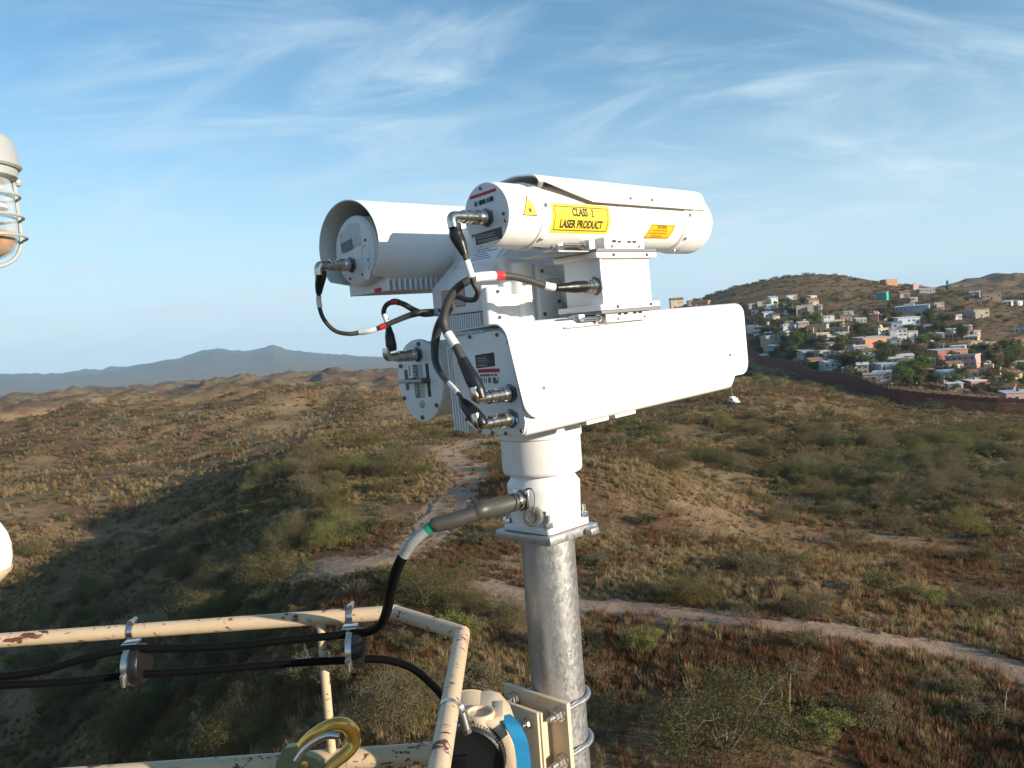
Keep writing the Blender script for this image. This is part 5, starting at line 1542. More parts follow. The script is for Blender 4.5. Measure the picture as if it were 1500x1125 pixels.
def inside(x, y, poly):
    c = False; j = len(poly) - 1
    for i in range(len(poly)):
        if (poly[i][1] > y) != (poly[j][1] > y) and x < (poly[j][0] - poly[i][0]) * (y - poly[i][1]) / (poly[j][1] - poly[i][1]) + poly[i][0]: c = not c
        j = i
    return c


while nadd < 62 and tries < 4000:
    tries += 1
    px, py = trng.uniform(1098, 1500), trng.uniform(440, 582)
    if not inside(px, py, zone_poly): continue
    g = ground_at(px, py, 240, 1200, 500)
    if g is None: continue
    d = float(np.dot(g, cF)); W = trng.uniform(5, 9.5); H = trng.uniform(2.7, 3.5) * (1.8 if trng.random() < .12 else 1)
    if any(math.hypot(g[0] - a_, g[1] - b_) < (W * .5 + r_ * .72) for a_, b_, r_ in house_xy): continue
    if float(np.min(dist_poly(np.array([g[0]]), np.array([g[1]]), fl))) < 9: continue
    wc_ = trng.choice(['white', 'white', 'white', 'cream', 'cream', 'grey', 'greytan', 'greytan', 'tan', 'tan', 'pinkgrey', 'bluegrey', 'bluewhite', 'pink', 'peach', 'brick', 'yellow']); rc_ = trng.choice(['slab', 'slab', 'slab', 'tin', 'white', 'white', 'rust', 'brown'])
    cname = {'greytan': 'grey tan', 'pinkgrey': 'pinkish grey', 'bluegrey': 'blue grey', 'bluewhite': 'bluish white', 'brick': 'brick red'}.get(wc_, wc_)
    rname = {'slab': 'flat roofed', 'tin': 'tin roofed', 'white': 'pale roofed', 'rust': 'rust roofed', 'brown': 'brown roofed'}[rc_]
    ds = [math.hypot(px - x, (py - y) * 1.2) for x, y, _ in TM_]; k = min(range(len(ds)), key=lambda i: ds[i]); dx, dy = px - TM_[k][0], py - TM_[k][1]
    side = ('right of' if dx > 0 else 'left of') if abs(dx) > 1.8 * abs(dy) else ('below' if dy > 0 else 'above') if abs(dy) > 1.8 * abs(dx) else ('below right of' if dx > 0 else 'below left of') if dy > 0 else ('above right of' if dx > 0 else 'above left of')
    lab_ = f"{'little ' if W < 7.5 else ''}{cname} {rname} house {'just ' if ds[k] < 26 else ''}{side} the {TM_[k][2]}"
    if lab_ in seen_lab: continue
    seen_lab.add(lab_)
    build_house(px, py, W * FPX / d, H * FPX / d, wc_, rc_, 1 if H < 4 else 2, lab_, g); nadd += 1

# ---------------------------------------------------------------- utility poles
MAT['pole_wood'] = plain('weathered_pole_wood', (.20, .15, .11), .9, var=.25, vs_=4)
UPOLES = [(1355, 440, 16, 'utility pole below the ridge left of the cypress'), (1466, 453, 24, 'tall utility pole at the foot of the second hill'), (1493, 463, 8, 'short pole near the right edge on the brown slope'),
          (1396, 508, 22, 'utility pole right behind the salmon house'), (1487, 527, 26, 'utility pole beside the maroon roofed house'), (1445, 552, 20, 'pale lamp post on a white base in the open yard'),
          (1107, 461, 14, 'utility pole at the left end of the top terrace'), (1167, 443, 11, 'utility pole beside the pale box house'), (1187, 540, 16, 'utility pole just behind the fence among trees'),
          (1238, 443, 13, 'utility pole on the bare slope under the crest'), (1183, 497, 15, 'utility pole in front of the arched tan house'), (1127, 475, 9, 'short utility pole below the blue roofed houses'),
          (1240, 530, 24, 'dark utility pole beside the tan walled yard house'), (1308, 590, 31, 'orange brown power pole standing in front of the fence'), (1303, 590, 26, 'thin dark pole beside the orange brown power pole')]
for (px, py, ph, lab_) in UPOLES:
    g = ground_at(px, py, 240, 1600); d = float(np.dot(g, cF)); H = ph * d / FPX
    t = thing('utility_pole', lab_, 'pole', loc=g, rz=hrng.uniform(-.6, .6), group='utility poles of the town')
    m = plain('orange_brown_pole', (.30, .15, .08), .8) if 'orange' in lab_ and 'thin' not in lab_ else MAT['pole_wood']
    MB().cyl((0, 0, -.8), (0, 0, H), .17, .11, 8).build('shaft', m, t)
    if 'lamp' in lab_:
        MB().box((-1.4, -1.4, -.6), (1.4, 1.4, .35), .1).build('base', wallmat(COL['white'], 'white_base'), t)
        MB().box((-1.0, -.12, H - .2), (1.0, .12, H + .05)).build('lamp_arm', MAT['grey_cast'], t)
    elif 'short' not in lab_ and 'thin' not in lab_:
        MB().box((-.95, -.07, H - .75), (.95, .07, H - .58)).build('crossarm', MAT['pole_wood'], t)

# ---------------------------------------------------------------- white pick-up with a mast, on the slope below the box camera
g = ground_at(1076, 592, 150, 420)
tr = thing('mast_truck', 'small white truck with a thin raised mast parked on the grassy slope', 'truck', loc=g, rz=math.atan2(-g[1], -g[0]) + .35)
vw = plain('white_vehicle_paint', (.75, .75, .74), .3, var=.03, vs_=3)
MB().prism(round_poly([(-2.6, .55), (2.5, .55), (2.6, 1.0), (1.2, 1.15), (.75, 1.85), (-.75, 1.9), (-.9, 1.25), (-2.6, 1.25)], .08), 1, -.9, .9, .05).build('body', vw, tr)
MB().box((-2.5, -.75, 1.26), (-1.0, .75, 2.2), .05).build('equipment_box', vw, tr)
for sy in (-1, 1):
    MB().prism([(.68, 1.2), (1.05, 1.2), (.66, 1.74), (-.62, 1.78), (-.7, 1.2)], 1, sy * .905, sy * .915).build('side_window', glassm, tr)
    for x in (-1.6, 1.6):
        w_ = MB().cyl((x, sy * .70, .38), (x, sy * .94, .38), .40, seg=16).build('wheel', MAT['rubber'], tr); MB().cyl((x, sy * .945, .38), (x, sy * .955, .38), .22, seg=12).build('rim', MAT['steel'], w_)
tr.scale = (.8, .8, .85)
ms = MB().cyl((-1.7, 0, 2.2), (-1.7, 0, 6.6), .06, .04, 8).build('mast', MAT['steel'], tr)
MB().box((-1.9, -.2, 6.6), (-1.5, .2, 6.95), .03).build('camera_pod', vw, ms)
# ================================================================== plants
prng = np.random.default_rng(5)


def leaf_material(name, c, c2, trans=.35):
    t = NT(name); p = t.pos(True)
    k = t.noise(p, .8, 4, .6); r_ = t.n.new('ShaderNodeObjectInfo').outputs['Random']
    q = t.mix(k, c, c2); q = t.mix(t.math('MULTIPLY', r_, .45), q, tuple(x * f for x, f in zip(c, (1.35, 1.2, .95))))
    n = t.noise(p, 9, 2, .5); q = t.mix(t.math('MULTIPLY', t.step(n, .5, .75), .4), q, tuple(x * .55 for x in c))
    t.color(q); t.set(Roughness=.75); t.b.inputs['Specular IOR Level'].default_value = .15
    tr_ = t.n.new('ShaderNodeBsdfTranslucent'); t.l.new(q, tr_.inputs['Color'])
    mx = t.n.new('ShaderNodeMixShader'); mx.inputs[0].default_value = trans
    t.l.new(t.b.outputs[0], mx.inputs[1]); t.l.new(tr_.outputs[0], mx.inputs[2]); t.l.new(mx.outputs[0], t.n['Material Output'].inputs['Surface'])
    return t.m


LEAF = {'olive': leaf_material('olive_mesquite_leaf', (.108, .098, .038), (.155, .138, .055)), 'grey': leaf_material('grey_green_leaf', (.130, .115, .058), (.185, .162, .085)),
        'bright': leaf_material('yellow_green_leaf', (.150, .165, .048), (.22, .215, .07)), 'dry': leaf_material('dry_brown_twig', (.150, .105, .062), (.25, .185, .115)),
        'dark': leaf_material('dark_green_leaf', (.070, .085, .034), (.110, .120, .052)), 'vivid': leaf_material('fresh_green_leaf', (.085, .135, .030), (.13, .18, .045))}
bark = plain('grey_brown_bark', (.135, .105, .080), .9, var=.25, vs_=3)


def np_mesh(name, v, f4, mat, smooth=False):
    me = bpy.data.meshes.new(name); v = np.asarray(v, np.float32); f4 = np.asarray(f4, np.int32); k = f4.shape[1]
    me.vertices.add(len(v)); me.vertices.foreach_set('co', v.ravel()); me.loops.add(f4.size); me.polygons.add(len(f4))
    me.loops.foreach_set('vertex_index', f4.ravel()); me.polygons.foreach_set('loop_start', (np.arange(len(f4)) * k).astype(np.int32))
    me.update(calc_edges=True); me.materials.append(mat); return me


def leaf_cloud(centres, n, spread, size, rg, flat=1.0, upright=0.0, wide=(.22, .45)):
    """n small leaf quads scattered round the centres"""
    idx = rg.integers(0, len(centres), n); c = centres[idx] + rg.normal(0, 1, (n, 3)) * np.array([spread, spread, spread * .75])
    d = rg.normal(0, 1, (n, 3)); d[:, 2] = d[:, 2] * (1 + upright) + upright; d /= np.linalg.norm(d, axis=1)[:, None] + 1e-9
    e = np.cross(d, rg.normal(0, 1, (n, 3))); e /= np.linalg.norm(e, axis=1)[:, None] + 1e-9
    L_ = size * rg.uniform(.6, 1.5, (n, 1)); w = L_ * rg.uniform(*wide, (n, 1))
    v = np.stack([c - d * L_, c + e * w, c + d * L_, c - e * w], 1).reshape(-1, 3)
    return v, np.arange(4 * n).reshape(-1, 4)


def shrub_meshes(seed, leaves, size, style):
    """unit shrub: crown radius about 1, height about 1.2"""
    rg = np.random.default_rng(seed); br = MB(); tips = []
    ns = 7 if style != 'tree' else 5
    for s in range(ns):
        a = 2 * math.pi * (s + rg.uniform(-.3, .3)) / ns; out = rg.uniform(.35, .75) if style != 'tree' else rg.uniform(.3, .55); z = rg.uniform(.55, .95)
        p0 = np.array([.04 * math.cos(a), .04 * math.sin(a), -.08]); p1 = np.array([out * .45 * math.cos(a), out * .45 * math.sin(a), z * .45]); p2 = np.array([out * math.cos(a + .2), out * math.sin(a + .2), z])
        br.tube([p0, p1, p2], .02, 5, 2, rs=[.026, .016, .006])
        for k in range(5):
            t = rg.uniform(.35, 1); b = p1 + (p2 - p1) * t; dd = rg.normal(0, 1, 3); dd[2] = abs(dd[2]) * .5; dd /= np.linalg.norm(dd); e = b + dd * rg.uniform(.22, .5)
            br.tube([b, (b + e) / 2 + rg.normal(0, .03, 3), e], .008, 4, 1, rs=[.007, .0045, .0022], spline=False); tips += [e, (b + e) / 2]
            for m in range(2):
                d3 = rg.normal(0, 1, 3); d3 /= np.linalg.norm(d3); e3 = e + d3 * rg.uniform(.12, .28)
                br.tube([e, e3], .004, 3, 1, rs=[.004, .002], spline=False); tips.append(e3)
        tips.append(p2)
    tips = np.array(tips); tips[:, 2] = np.maximum(tips[:, 2], .10)
    if style == 'low': tips[:, 2] *= .7
    if leaves > 9000: tips = np.vstack([tips, tips * np.array([1.05, 1.05, .55])])
    v, f = leaf_cloud(tips, leaves, (.075 if leaves < 9000 else .105) if style != 'dry' else .10, size, rg, wide=(.22, .45) if leaves < 9000 else (.14, .28))
    v[:, 2] = np.maximum(v[:, 2], -.05)
    return v, f, br


SHRUB = []
for i, (kind, style, n, s_) in enumerate([('olive', 'bush', 4200, .034), ('olive', 'bush', 3600, .036), ('grey', 'bush', 3600, .032), ('grey', 'low', 3000, .036), ('bright', 'bush', 4200, .034), ('dry', 'dry', 1500, .030), ('olive', 'low', 3200, .038), ('dark', 'bush', 4200, .036)]):
    v, f, br = shrub_meshes(100 + i, n, s_, style)
    SHRUB.append((kind, np_mesh('foliage', v, f, LEAF[kind]), br.mesh('branches', bark, 0)))
FINE = {}
for i, (kind, n, s_) in enumerate([('olive', 21000, .019), ('olive', 20000, .020), ('grey', 17000, .018), ('grey', 16000, .019), ('bright', 16000, .019), ('dark', 17000, .019), ('dry', 5000, .018)]):
    v, f, br = shrub_meshes(200 + i, n, s_, 'bush' if kind != 'dry' else 'dry'); FINE.setdefault(kind, []).append(len(SHRUB)); SHRUB.append((kind + '_fine', np_mesh('foliage', v, f, LEAF[kind]), br.mesh('branches', bark, 0)))
BYKIND = {k: [i for i, s in enumerate(SHRUB) if s[0] == k] for k in ('olive', 'grey', 'bright', 'dry', 'dark')}


def shrub(x, y, s, kind, label, group, z=None, sz=1.0, rot=None):
    i = int(prng.choice(FINE.get(kind, BYKIND[kind]) if s > 1.9 else BYKIND[kind])); z = float(height(x, y)) if z is None else z
    t = thing('shrub', label, 'shrub', loc=(x, y, z - .03 * s), rz=float(prng.uniform(0, 6.28)) if rot is None else rot, group=group)
    t.scale = (s, s * float(prng.uniform(.85, 1.1)), s * sz)
    for nm, m in (('foliage', SHRUB[i][1]), ('branches', SHRUB[i][2])):
        o = bpy.data.objects.new(nm, m); col.objects.link(o); o.parent = t
    return t


# the largest shrubs, each where the photograph shows it: pixel of its foot, width in pixels
BIG = [(1062, 1092, 215, 'olive', 'broad olive mesquite spreading at the bottom right of the pole'), (1190, 905, 80, 'grey', 'feathery shrub overhanging the far edge of the dirt track'),
       (1095, 918, 60, 'dry', 'bare twiggy shrub standing on the edge of the dirt track'), (640, 884, 120, 'olive', 'olive mesquite with bare limbs just behind the rail corner'),
       (585, 862, 60, 'olive', 'round olive bush left of the mesquite behind the rail corner'), (505, 758, 50, 'olive', 'round lit bush on the edge of the shaded hollow'), (400, 852, 95, 'olive', 'wide bush above the middle of the tan rail'),
       (320, 862, 90, 'grey', 'pale twiggy bush above the tan rail left of the wide bush'), (270, 845, 60, 'olive', 'bush on the shaded slope left of the pale twiggy bush'), (620, 1030, 105, 'olive', 'dense green bush seen between the lower cable and sloping rail'),
       (520, 1070, 80, 'dry', 'bare grey brush seen just right of the thin rail post'), (1410, 775, 60, 'bright', 'yellow green bush standing out in the dark brush at right'), (1170, 700, 45, 'olive', 'dark olive bush near the red bank'),
       (1080, 830, 60, 'grey', 'grey shrub in the middle of the brown slope'), (1010, 880, 90, 'olive', 'olive shrub just beyond the dirt track right of the pole'), (1420, 880, 40, 'grey', 'small blue green shrub near the track at right'),
       (950, 770, 50, 'olive', 'shrub on the tan knoll right of the column'), (580, 700, 80, 'olive', 'bush at the bend left of the pale track'), (730, 690, 40, 'olive', 'bush between track and white column'),
       (880, 1080, 90, 'olive', 'bush at the foot of the galvanised pole'), (160, 905, 50, 'grey', 'pale bush above the left part of the tan rail'), (440, 790, 60, 'olive', 'low olive bush in the shaded hollow'),
       (1300, 700, 70, 'dark', 'dark green thicket bush in the wash at right'), (1330, 740, 60, 'dark', 'dark bush below the thicket bush'), (1225, 560 + 145, 60, 'dark', 'dark bush left of the thicket bush'),
       (700, 1000, 70, 'olive', 'bush behind the sloping rail beside the pole'), (870, 830, 50, 'grey', 'low grey shrub just right of the pole top'), (1230, 760, 60, 'grey', 'grey shrub on the right side of the knoll'), (60, 980, 60, 'olive', 'dim olive bush below the left end of the cables')]
placed = []
for (px, py, pw, kind, lab_) in BIG:
    g = ground_at(px, py, 24, 900); d = float(np.dot(g, cF)); s = pw * d / FPX / 1.75
    shrub(g[0], g[1], s, kind, lab_, None, sz=.85); placed.append((g[0], g[1], s))

# the rest: scattered by how thickly the brush grows
cand = []
for r0, r1, n in ((28, 60, 330), (60, 130, 1500), (130, 320, 8000), (320, 900, 20000), (900, 3200, 14000)):
    r_ = np.sqrt(prng.uniform(r0 ** 2, r1 ** 2, n)); a_ = np.radians(prng.uniform(-44, 42, n)); cand.append(np.stack([r_ * np.sin(a_), r_ * np.cos(a_)], -1))
cand = np.vstack(cand); cx, cyv = cand[:, 0], cand[:, 1]; cr = np.hypot(cx, cyv); caz = np.degrees(np.arctan2(cx, cyv))
den = np.clip(.5 + 1.9 * fbm(cx / 38, cyv / 38, 3, 61), .03, 1) * (.50 + .28 * (cr > 300)) + wash(cx, cyv) * 1.1 + .55 * np.clip((caz - 14) / 4, 0, 1) * (cr > 320) * (cr < 930)
knoll = np.exp(-((caz - 10) / 8) ** 2) * np.exp(-((cr - 88) / 16) ** 2)
den *= 1 - .85 * knoll
ok = prng.uniform(0, 1, len(cand)) < den
ok &= road_dist(cx, cyv) > 1.2; ok &= dist_poly(cx, cyv, ROADS[1][1]) > 6.0; ok &= dist_poly(cx, cyv, ROADS[0][1]) > 3.6
fdist = dist_poly(cx, cyv, fl); ok &= fdist > 5
hx = np.array(house_xy)
dm = np.min(np.hypot(cx[:, None] - hx[None, :, 0], cyv[:, None] - hx[None, :, 1]) - hx[None, :, 2], axis=1); ok &= dm > 1.0
for (x, y, s) in placed: ok &= np.hypot(cx - x, cyv - y) > s * .8
ok &= np.hypot(cx - tr.location.x, cyv - tr.location.y) > 6
cand = cand[ok]; cx, cyv = cand[:, 0], cand[:, 1]; cr = np.hypot(cx, cyv); caz = np.degrees(np.arctan2(cx, cyv))
cs = np.clip(prng.lognormal(math.log(.92), .45, len(cand)), .45, 2.6) * (1 + .25 * wash(cx, cyv)); cz = height(cx, cyv)
P3 = np.stack([cx, cyv, cz + cs * .6], -1); dep = P3 @ cF; qx = 750 + FPX * (P3 @ cR) / dep; qy = 562.5 - FPX * (P3 @ cU) / dep; pxs = cs * 2 * FPX / dep
vis = (qx > -20) & (qx < 1520) & (qy > 300) & (qy < 1140)
for f in np.linspace(.15, .96, 14):         # hidden behind the land?
    vis &= P3[:, 2] * f > height(cx * f, cyv * f, fine=False) - .4
order = np.argsort(-np.where(vis, pxs, -1))
kn = fbm(cx / 60 + 5, cyv / 60, 3, 71)
kindv = np.where(prng.uniform(0, 1, len(cand)) < .13, 'dry', np.where(prng.uniform(0, 1, len(cand)) < np.clip(.45 + kn, .1, .9), 'olive', 'grey'))
intown = (caz > 14) & (cr > 320) & (cr < 930)
cs = np.where((cr > 320) & ~intown, cs * 1.45, cs); cs = np.where(intown, cs * prng.uniform(1.0, 2.0, len(cs)), cs)
kindv = np.where((wash(cx, cyv) > .45) & (prng.uniform(0, 1, len(cand)) < .15) | intown & (prng.uniform(0, 1, len(cand)) < .55), 'dark', kindv); kindv = np.where(prng.uniform(0, 1, len(cand)) < .04, 'bright', kindv)
CN = {'olive': 'olive green shrub', 'grey': 'grey green shrub', 'dry': 'bare twiggy shrub', 'dark': 'dark green shrub', 'bright': 'yellow green shrub'}
NIND = 300 - len(BIG)


MARKS = [(190, 965, 'left cable clamp'), (512, 945, 'right cable clamp'), (474, 1000, 'thin rail post'), (580, 897, 'first rail corner'), (683, 930, 'outer rail corner'), (80, 935, 'left end of the tan rail'), (345, 915, 'middle of the tan rail'),
         (465, 1085, 'snap hook'), (700, 1040, 'pipe stub'), (800, 1030, 'pole bracket'), (815, 900, 'galvanised pole'), (800, 780, 'top plate of the pole'), (790, 680, 'white drum'), (690, 752, 'grey cable boot'), (575, 850, 'descending black cable'),
         (615, 590, 'oval housing'), (10, 800, 'white housing'), (1075, 590, 'white mast truck'), (1308, 575, 'orange brown power pole'), (1160, 1015, 'brown slope stalk'), (1472, 1040, 'right edge stalk'), (1410, 750, 'yellow green bush'),
         (1062, 1040, 'broad bottom mesquite'), (690, 665, 'top bend of the pale track'), (640, 750, 'winding track'), (520, 832, 'spur of the winding track'), (1000, 903, 'track by the pole'), (1200, 920, 'middle of the near track'),
         (1400, 950, 'right end of the near track'), (950, 705, 'crest of the tan knoll'), (1150, 690, 'reddish bank'), (900, 630, 'bottom edge of the box camera'), (1300, 700, 'dark thicket'), (300, 770, 'dark left hollow'), (1470, 610, 'right end of the fence'),
         (1200, 575, 'middle of the fence'), (106, 905, 'stalk above the rail'), (640, 850, 'rail corner mesquite')]


def where(px, py):
    ds = [math.hypot(px - a, (py - b) * 1.3) for a, b, _ in MARKS]; k = min(range(len(ds)), key=lambda i: ds[i]); a, b, nm = MARKS[k]; dx, dy = px - a, py - b
    side = ('right of' if dx > 0 else 'left of') if abs(dx) > 2.2 * abs(dy) else (('below' if dy > 0 else 'above') if abs(dy) > 2.2 * abs(dx) else ('below and right of' if dx > 0 else 'below and left of') if dy > 0 else ('above and right of' if dx > 0 else 'above and left of'))
    far = 'just ' if ds[k] < 32 else ('slightly ' if ds[k] < 62 else ('' if ds[k] < 100 else 'well '))
    return f'{far}{side} the {nm}'


used = {}
for i in order[:NIND]:
    sw = 'large' if pxs[i] > 62 else ('big' if pxs[i] > 48 else ('medium' if pxs[i] > 38 else ('smallish' if pxs[i] > 31 else 'small')))
    lab_ = f'{sw} {CN[str(kindv[i])]} {where(qx[i], qy[i])}'
    used.setdefault(lab_, []).append(i)
ADJ = ['lower', 'upper', 'leftmost', 'rightmost']
for lab_, ids in used.items():
    ids = sorted(ids, key=lambda i: qx[i])
    for n_, i in enumerate(ids):
        l2 = lab_
        if len(ids) == 2: l2 = ('left ' if n_ == 0 else 'right ') + lab_
        elif len(ids) == 4: l2 = ('leftmost ', 'second leftmost ', 'second rightmost ', 'rightmost ')[n_] + lab_
        elif len(ids) == 3: l2 = ('leftmost ', 'middle ', 'rightmost ')[n_] + lab_
        shrub(cx[i], cyv[i], float(cs[i]), str(kindv[i]), l2, 'scattered desert shrubs' , z=float(cz[i]))


def scatter(name, pts, scale, zscale, pick, sources, parent_kind='stuff'):
    """one object: copies of the source meshes on its points"""
    me = bpy.data.meshes.new(name); me.vertices.add(len(pts)); me.vertices.foreach_set('co', np.asarray(pts, np.float32).ravel()); me.update()
    sv = np.stack([scale, scale, zscale], -1).astype(np.float32)
    a = me.attributes.new('size', 'FLOAT_VECTOR', 'POINT'); a.data.foreach_set('vector', sv.ravel())
    a = me.attributes.new('turn', 'FLOAT_VECTOR', 'POINT'); tv = np.zeros((len(pts), 3), np.float32); tv[:, 2] = prng.uniform(0, 6.28, len(pts)); tv[:, 0] = prng.normal(0, .06, len(pts)); a.data.foreach_set('vector', tv.ravel())
    a = me.attributes.new('pick', 'INT', 'POINT'); a.data.foreach_set('value', np.asarray(pick, np.int32))
    o = bpy.data.objects.new(name, me); col.objects.link(o); o['kind'] = parent_kind
    ng = bpy.data.node_groups.new(name, 'GeometryNodeTree'); ng.is_modifier = True
    ng.interface.new_socket('Geometry', in_out='INPUT', socket_type='NodeSocketGeometry'); ng.interface.new_socket('Geometry', in_out='OUTPUT', socket_type='NodeSocketGeometry')
    N, Lk = ng.nodes, ng.links
    gi, gu = N.new('NodeGroupInput'), N.new('NodeGroupOutput'); ip = N.new('GeometryNodeInstanceOnPoints'); jn = N.new('GeometryNodeGeometryToInstance')
    for s_ in sources[::-1]:
        oi = N.new('GeometryNodeObjectInfo'); oi.inputs['Object'].default_value = s_; oi.transform_space = 'ORIGINAL'; oi.inputs['As Instance'].default_value = False
        Lk.new(oi.outputs['Geometry'], jn.inputs[0])

    def named(nm, ty):
        q = N.new('GeometryNodeInputNamedAttribute'); q.data_type = ty; q.inputs[0].default_value = nm; return q.outputs[0]
    Lk.new(gi.outputs[0], ip.inputs['Points']); Lk.new(jn.outputs[0], ip.inputs['Instance']); ip.inputs['Pick Instance'].default_value = True
    Lk.new(named('pick', 'INT'), ip.inputs['Instance Index']); Lk.new(named('size', 'FLOAT_VECTOR'), ip.inputs['Scale']); Lk.new(named('turn', 'FLOAT_VECTOR'), ip.inputs['Rotation'])
    Lk.new(ip.outputs[0], gu.inputs[0])
    md = o.modifiers.new('scatter', 'NODES'); md.node_group = ng
    return o


# everything smaller: one mass of brush grown from the same shrub shapes, sparser clumps far away
rest = order[NIND:]
srcs = []
brush = None
KIDX = {'olive': [0, 1], 'grey': [2, 3], 'dry': [5], 'dark': [7], 'bright': [4]}
lowsrc = []
hold = np.array([[cx[k], cyv[k], cz[k]] for k in rest])
pick = np.zeros(len(rest), int)
LOWK = ['olive', 'grey', 'dry', 'dark', 'bright', 'olive', 'grey']
for i, k in enumerate(LOWK):
    v, f, br = shrub_meshes(300 + i, 420, .085, 'bush' if i < 5 else 'low'); lowsrc.append(np_mesh('clump', v, f, LEAF[k]))
for q, k in enumerate(rest):
    ks = [j for j, n in enumerate(LOWK) if n == kindv[k]]; pick[q] = ks[int(prng.integers(len(ks)))]
clumps = []
for i, m in enumerate(lowsrc):
    o = bpy.data.objects.new('clump', m); col.objects.link(o); x, y = hold[i][0] + 2.5, hold[i][1]; o.location = (x, y, float(height(x, y))); clumps.append(o)
brush = scatter('desert_brush', hold - np.array([0, 0, .05]), cs[rest], cs[rest] * prng.uniform(.6, .95, len(rest)), pick, clumps)
for o in clumps: o.parent = brush; o['kind'] = 'stuff'

# ---------------------------------------------------------------- grass
GR = {'tan': leaf_material('tan_dry_grass', (.30, .215, .115), (.43, .325, .185), .45), 'rust': leaf_material('rust_dry_grass', (.145, .070, .036), (.225, .126, .065), .45), 'green': leaf_material('olive_grass', (.13, .125, .05), (.21, .19, .085), .45)}


def tuft_mesh(seed, n, mat, wide):
    rg = np.random.default_rng(seed); vs_, fs = [], []
    for i in range(n):
        a = rg.uniform(0, 6.28); b = np.array([math.cos(a), math.sin(a), 0]) * rg.uniform(0, .35) * wide; l = rg.uniform(.5, 1.1); ln = rg.uniform(.1, .7); a2 = a + rg.normal(0, .7)
        t = b + np.array([math.cos(a2) * ln * .6, math.sin(a2) * ln * .6, l]); m = (b + t) / 2 + np.array([0, 0, .12]); w = np.array([-math.sin(a2), math.cos(a2), 0]) * rg.uniform(.018, .034)
        k = len(vs_); vs_ += [b - w, b + w, m + w * .8, m - w * .8, t]; fs += [(k, k + 1, k + 2, k + 3)]; fs += [(k + 3, k + 2, k + 4, k + 4)]
    v = np.array(vs_); me = bpy.data.meshes.new('tuft'); me.from_pydata([tuple(p) for p in v], [], [f if f[2] != f[3] else f[:3] for f in fs]); me.update(); me.materials.append(mat); return me


tufts = [tuft_mesh(1, 34, GR['tan'], 1), tuft_mesh(2, 30, GR['tan'], 1.4), tuft_mesh(3, 32, GR['rust'], 1.2), tuft_mesh(4, 34, GR['rust'], 1.6), tuft_mesh(5, 30, GR['green'], 1.1)]
gp_ = []
for r0, r1, n in ((26, 50, 36000), (50, 90, 48000), (90, 170, 50000), (170, 330, 46000), (330, 520, 36000)):
    r_ = np.sqrt(prng.uniform(r0 ** 2, r1 ** 2, n)); a_ = np.radians(prng.uniform(-44, 41, n)); gp_.append(np.stack([r_ * np.sin(a_), r_ * np.cos(a_)], -1))
gp_ = np.vstack(gp_); gx_, gy_ = gp_[:, 0], gp_[:, 1]
gd = np.clip(.62 + 1.7 * fbm(gx_ / 9, gy_ / 9, 3, 91), 0.04, 1)
k_ = (prng.uniform(0, 1, len(gp_)) < gd) & (road_dist(gx_, gy_) > -.35 + prng.uniform(-.7, .6, len(gp_))) & (dist_poly(gx_, gy_, fl) > 1.5)
upd = dist_poly(gx_, gy_, ROADS[1][1]); spd = dist_poly(gx_, gy_, ROADS[2][1]); mnd = dist_poly(gx_, gy_, ROADS[0][1])
k_ |= ((upd < 3) | (spd < 3)) & (prng.uniform(0, 1, len(gp_)) < .04) | (np.minimum(upd, spd) < .45) & (prng.uniform(0, 1, len(gp_)) < .30 * (fbm(gx_ / 5, gy_ / 5, 2, 8) > -.05))
gp_ = gp_[k_]; gx_, gy_ = gp_[:, 0], gp_[:, 1]; grr = np.hypot(gx_, gy_); gaz = np.degrees(np.arctan2(gx_, gy_))
mixn = 1.5 * fbm(gx_ / 13, gy_ / 13, 4, 95) + .20 * prng.normal(0, 1, len(gp_)) + .9 * np.exp(-((gaz - 9) / 8) ** 2) * np.exp(-((grr - 88) / 18) ** 2)
pickg = np.where(mixn > .04, prng.integers(0, 2, len(gp_)), prng.integers(2, 4, len(gp_))); pickg = np.where(prng.uniform(0, 1, len(gp_)) < .20 + .4 * wash(gx_, gy_), 4, pickg)
pickg = np.where((grr > 130) & (gaz < 4) & (pickg >= 2) & (prng.uniform(0, 1, len(gp_)) < .55), np.where(prng.uniform(0, 1, len(gp_)) < .6, 4, 0), pickg)
gs = np.where(prng.uniform(0, 1, len(gp_)) < .06, prng.uniform(.55, .85, len(gp_)), prng.uniform(.24, .52, len(gp_))) * (1 + .3 * (grr > 90) + .6 * (grr > 170) + .6 * (grr > 330))
tobj = []
for i, m in enumerate(tufts):
    o = bpy.data.objects.new('tuft', m); col.objects.link(o); x, y = float(gx_[i]) + .5, float(gy_[i]); o.location = (x, y, float(height(x, y))); o.scale = (.5, .5, .5); tobj.append(o)
grass = scatter('dry_grass', np.stack([gx_, gy_, height(gx_, gy_) - .03], -1), gs, gs * prng.uniform(.7, 1.2, len(gp_)), pickg, tobj)
for o in tobj: o.parent = grass; o['kind'] = 'stuff'

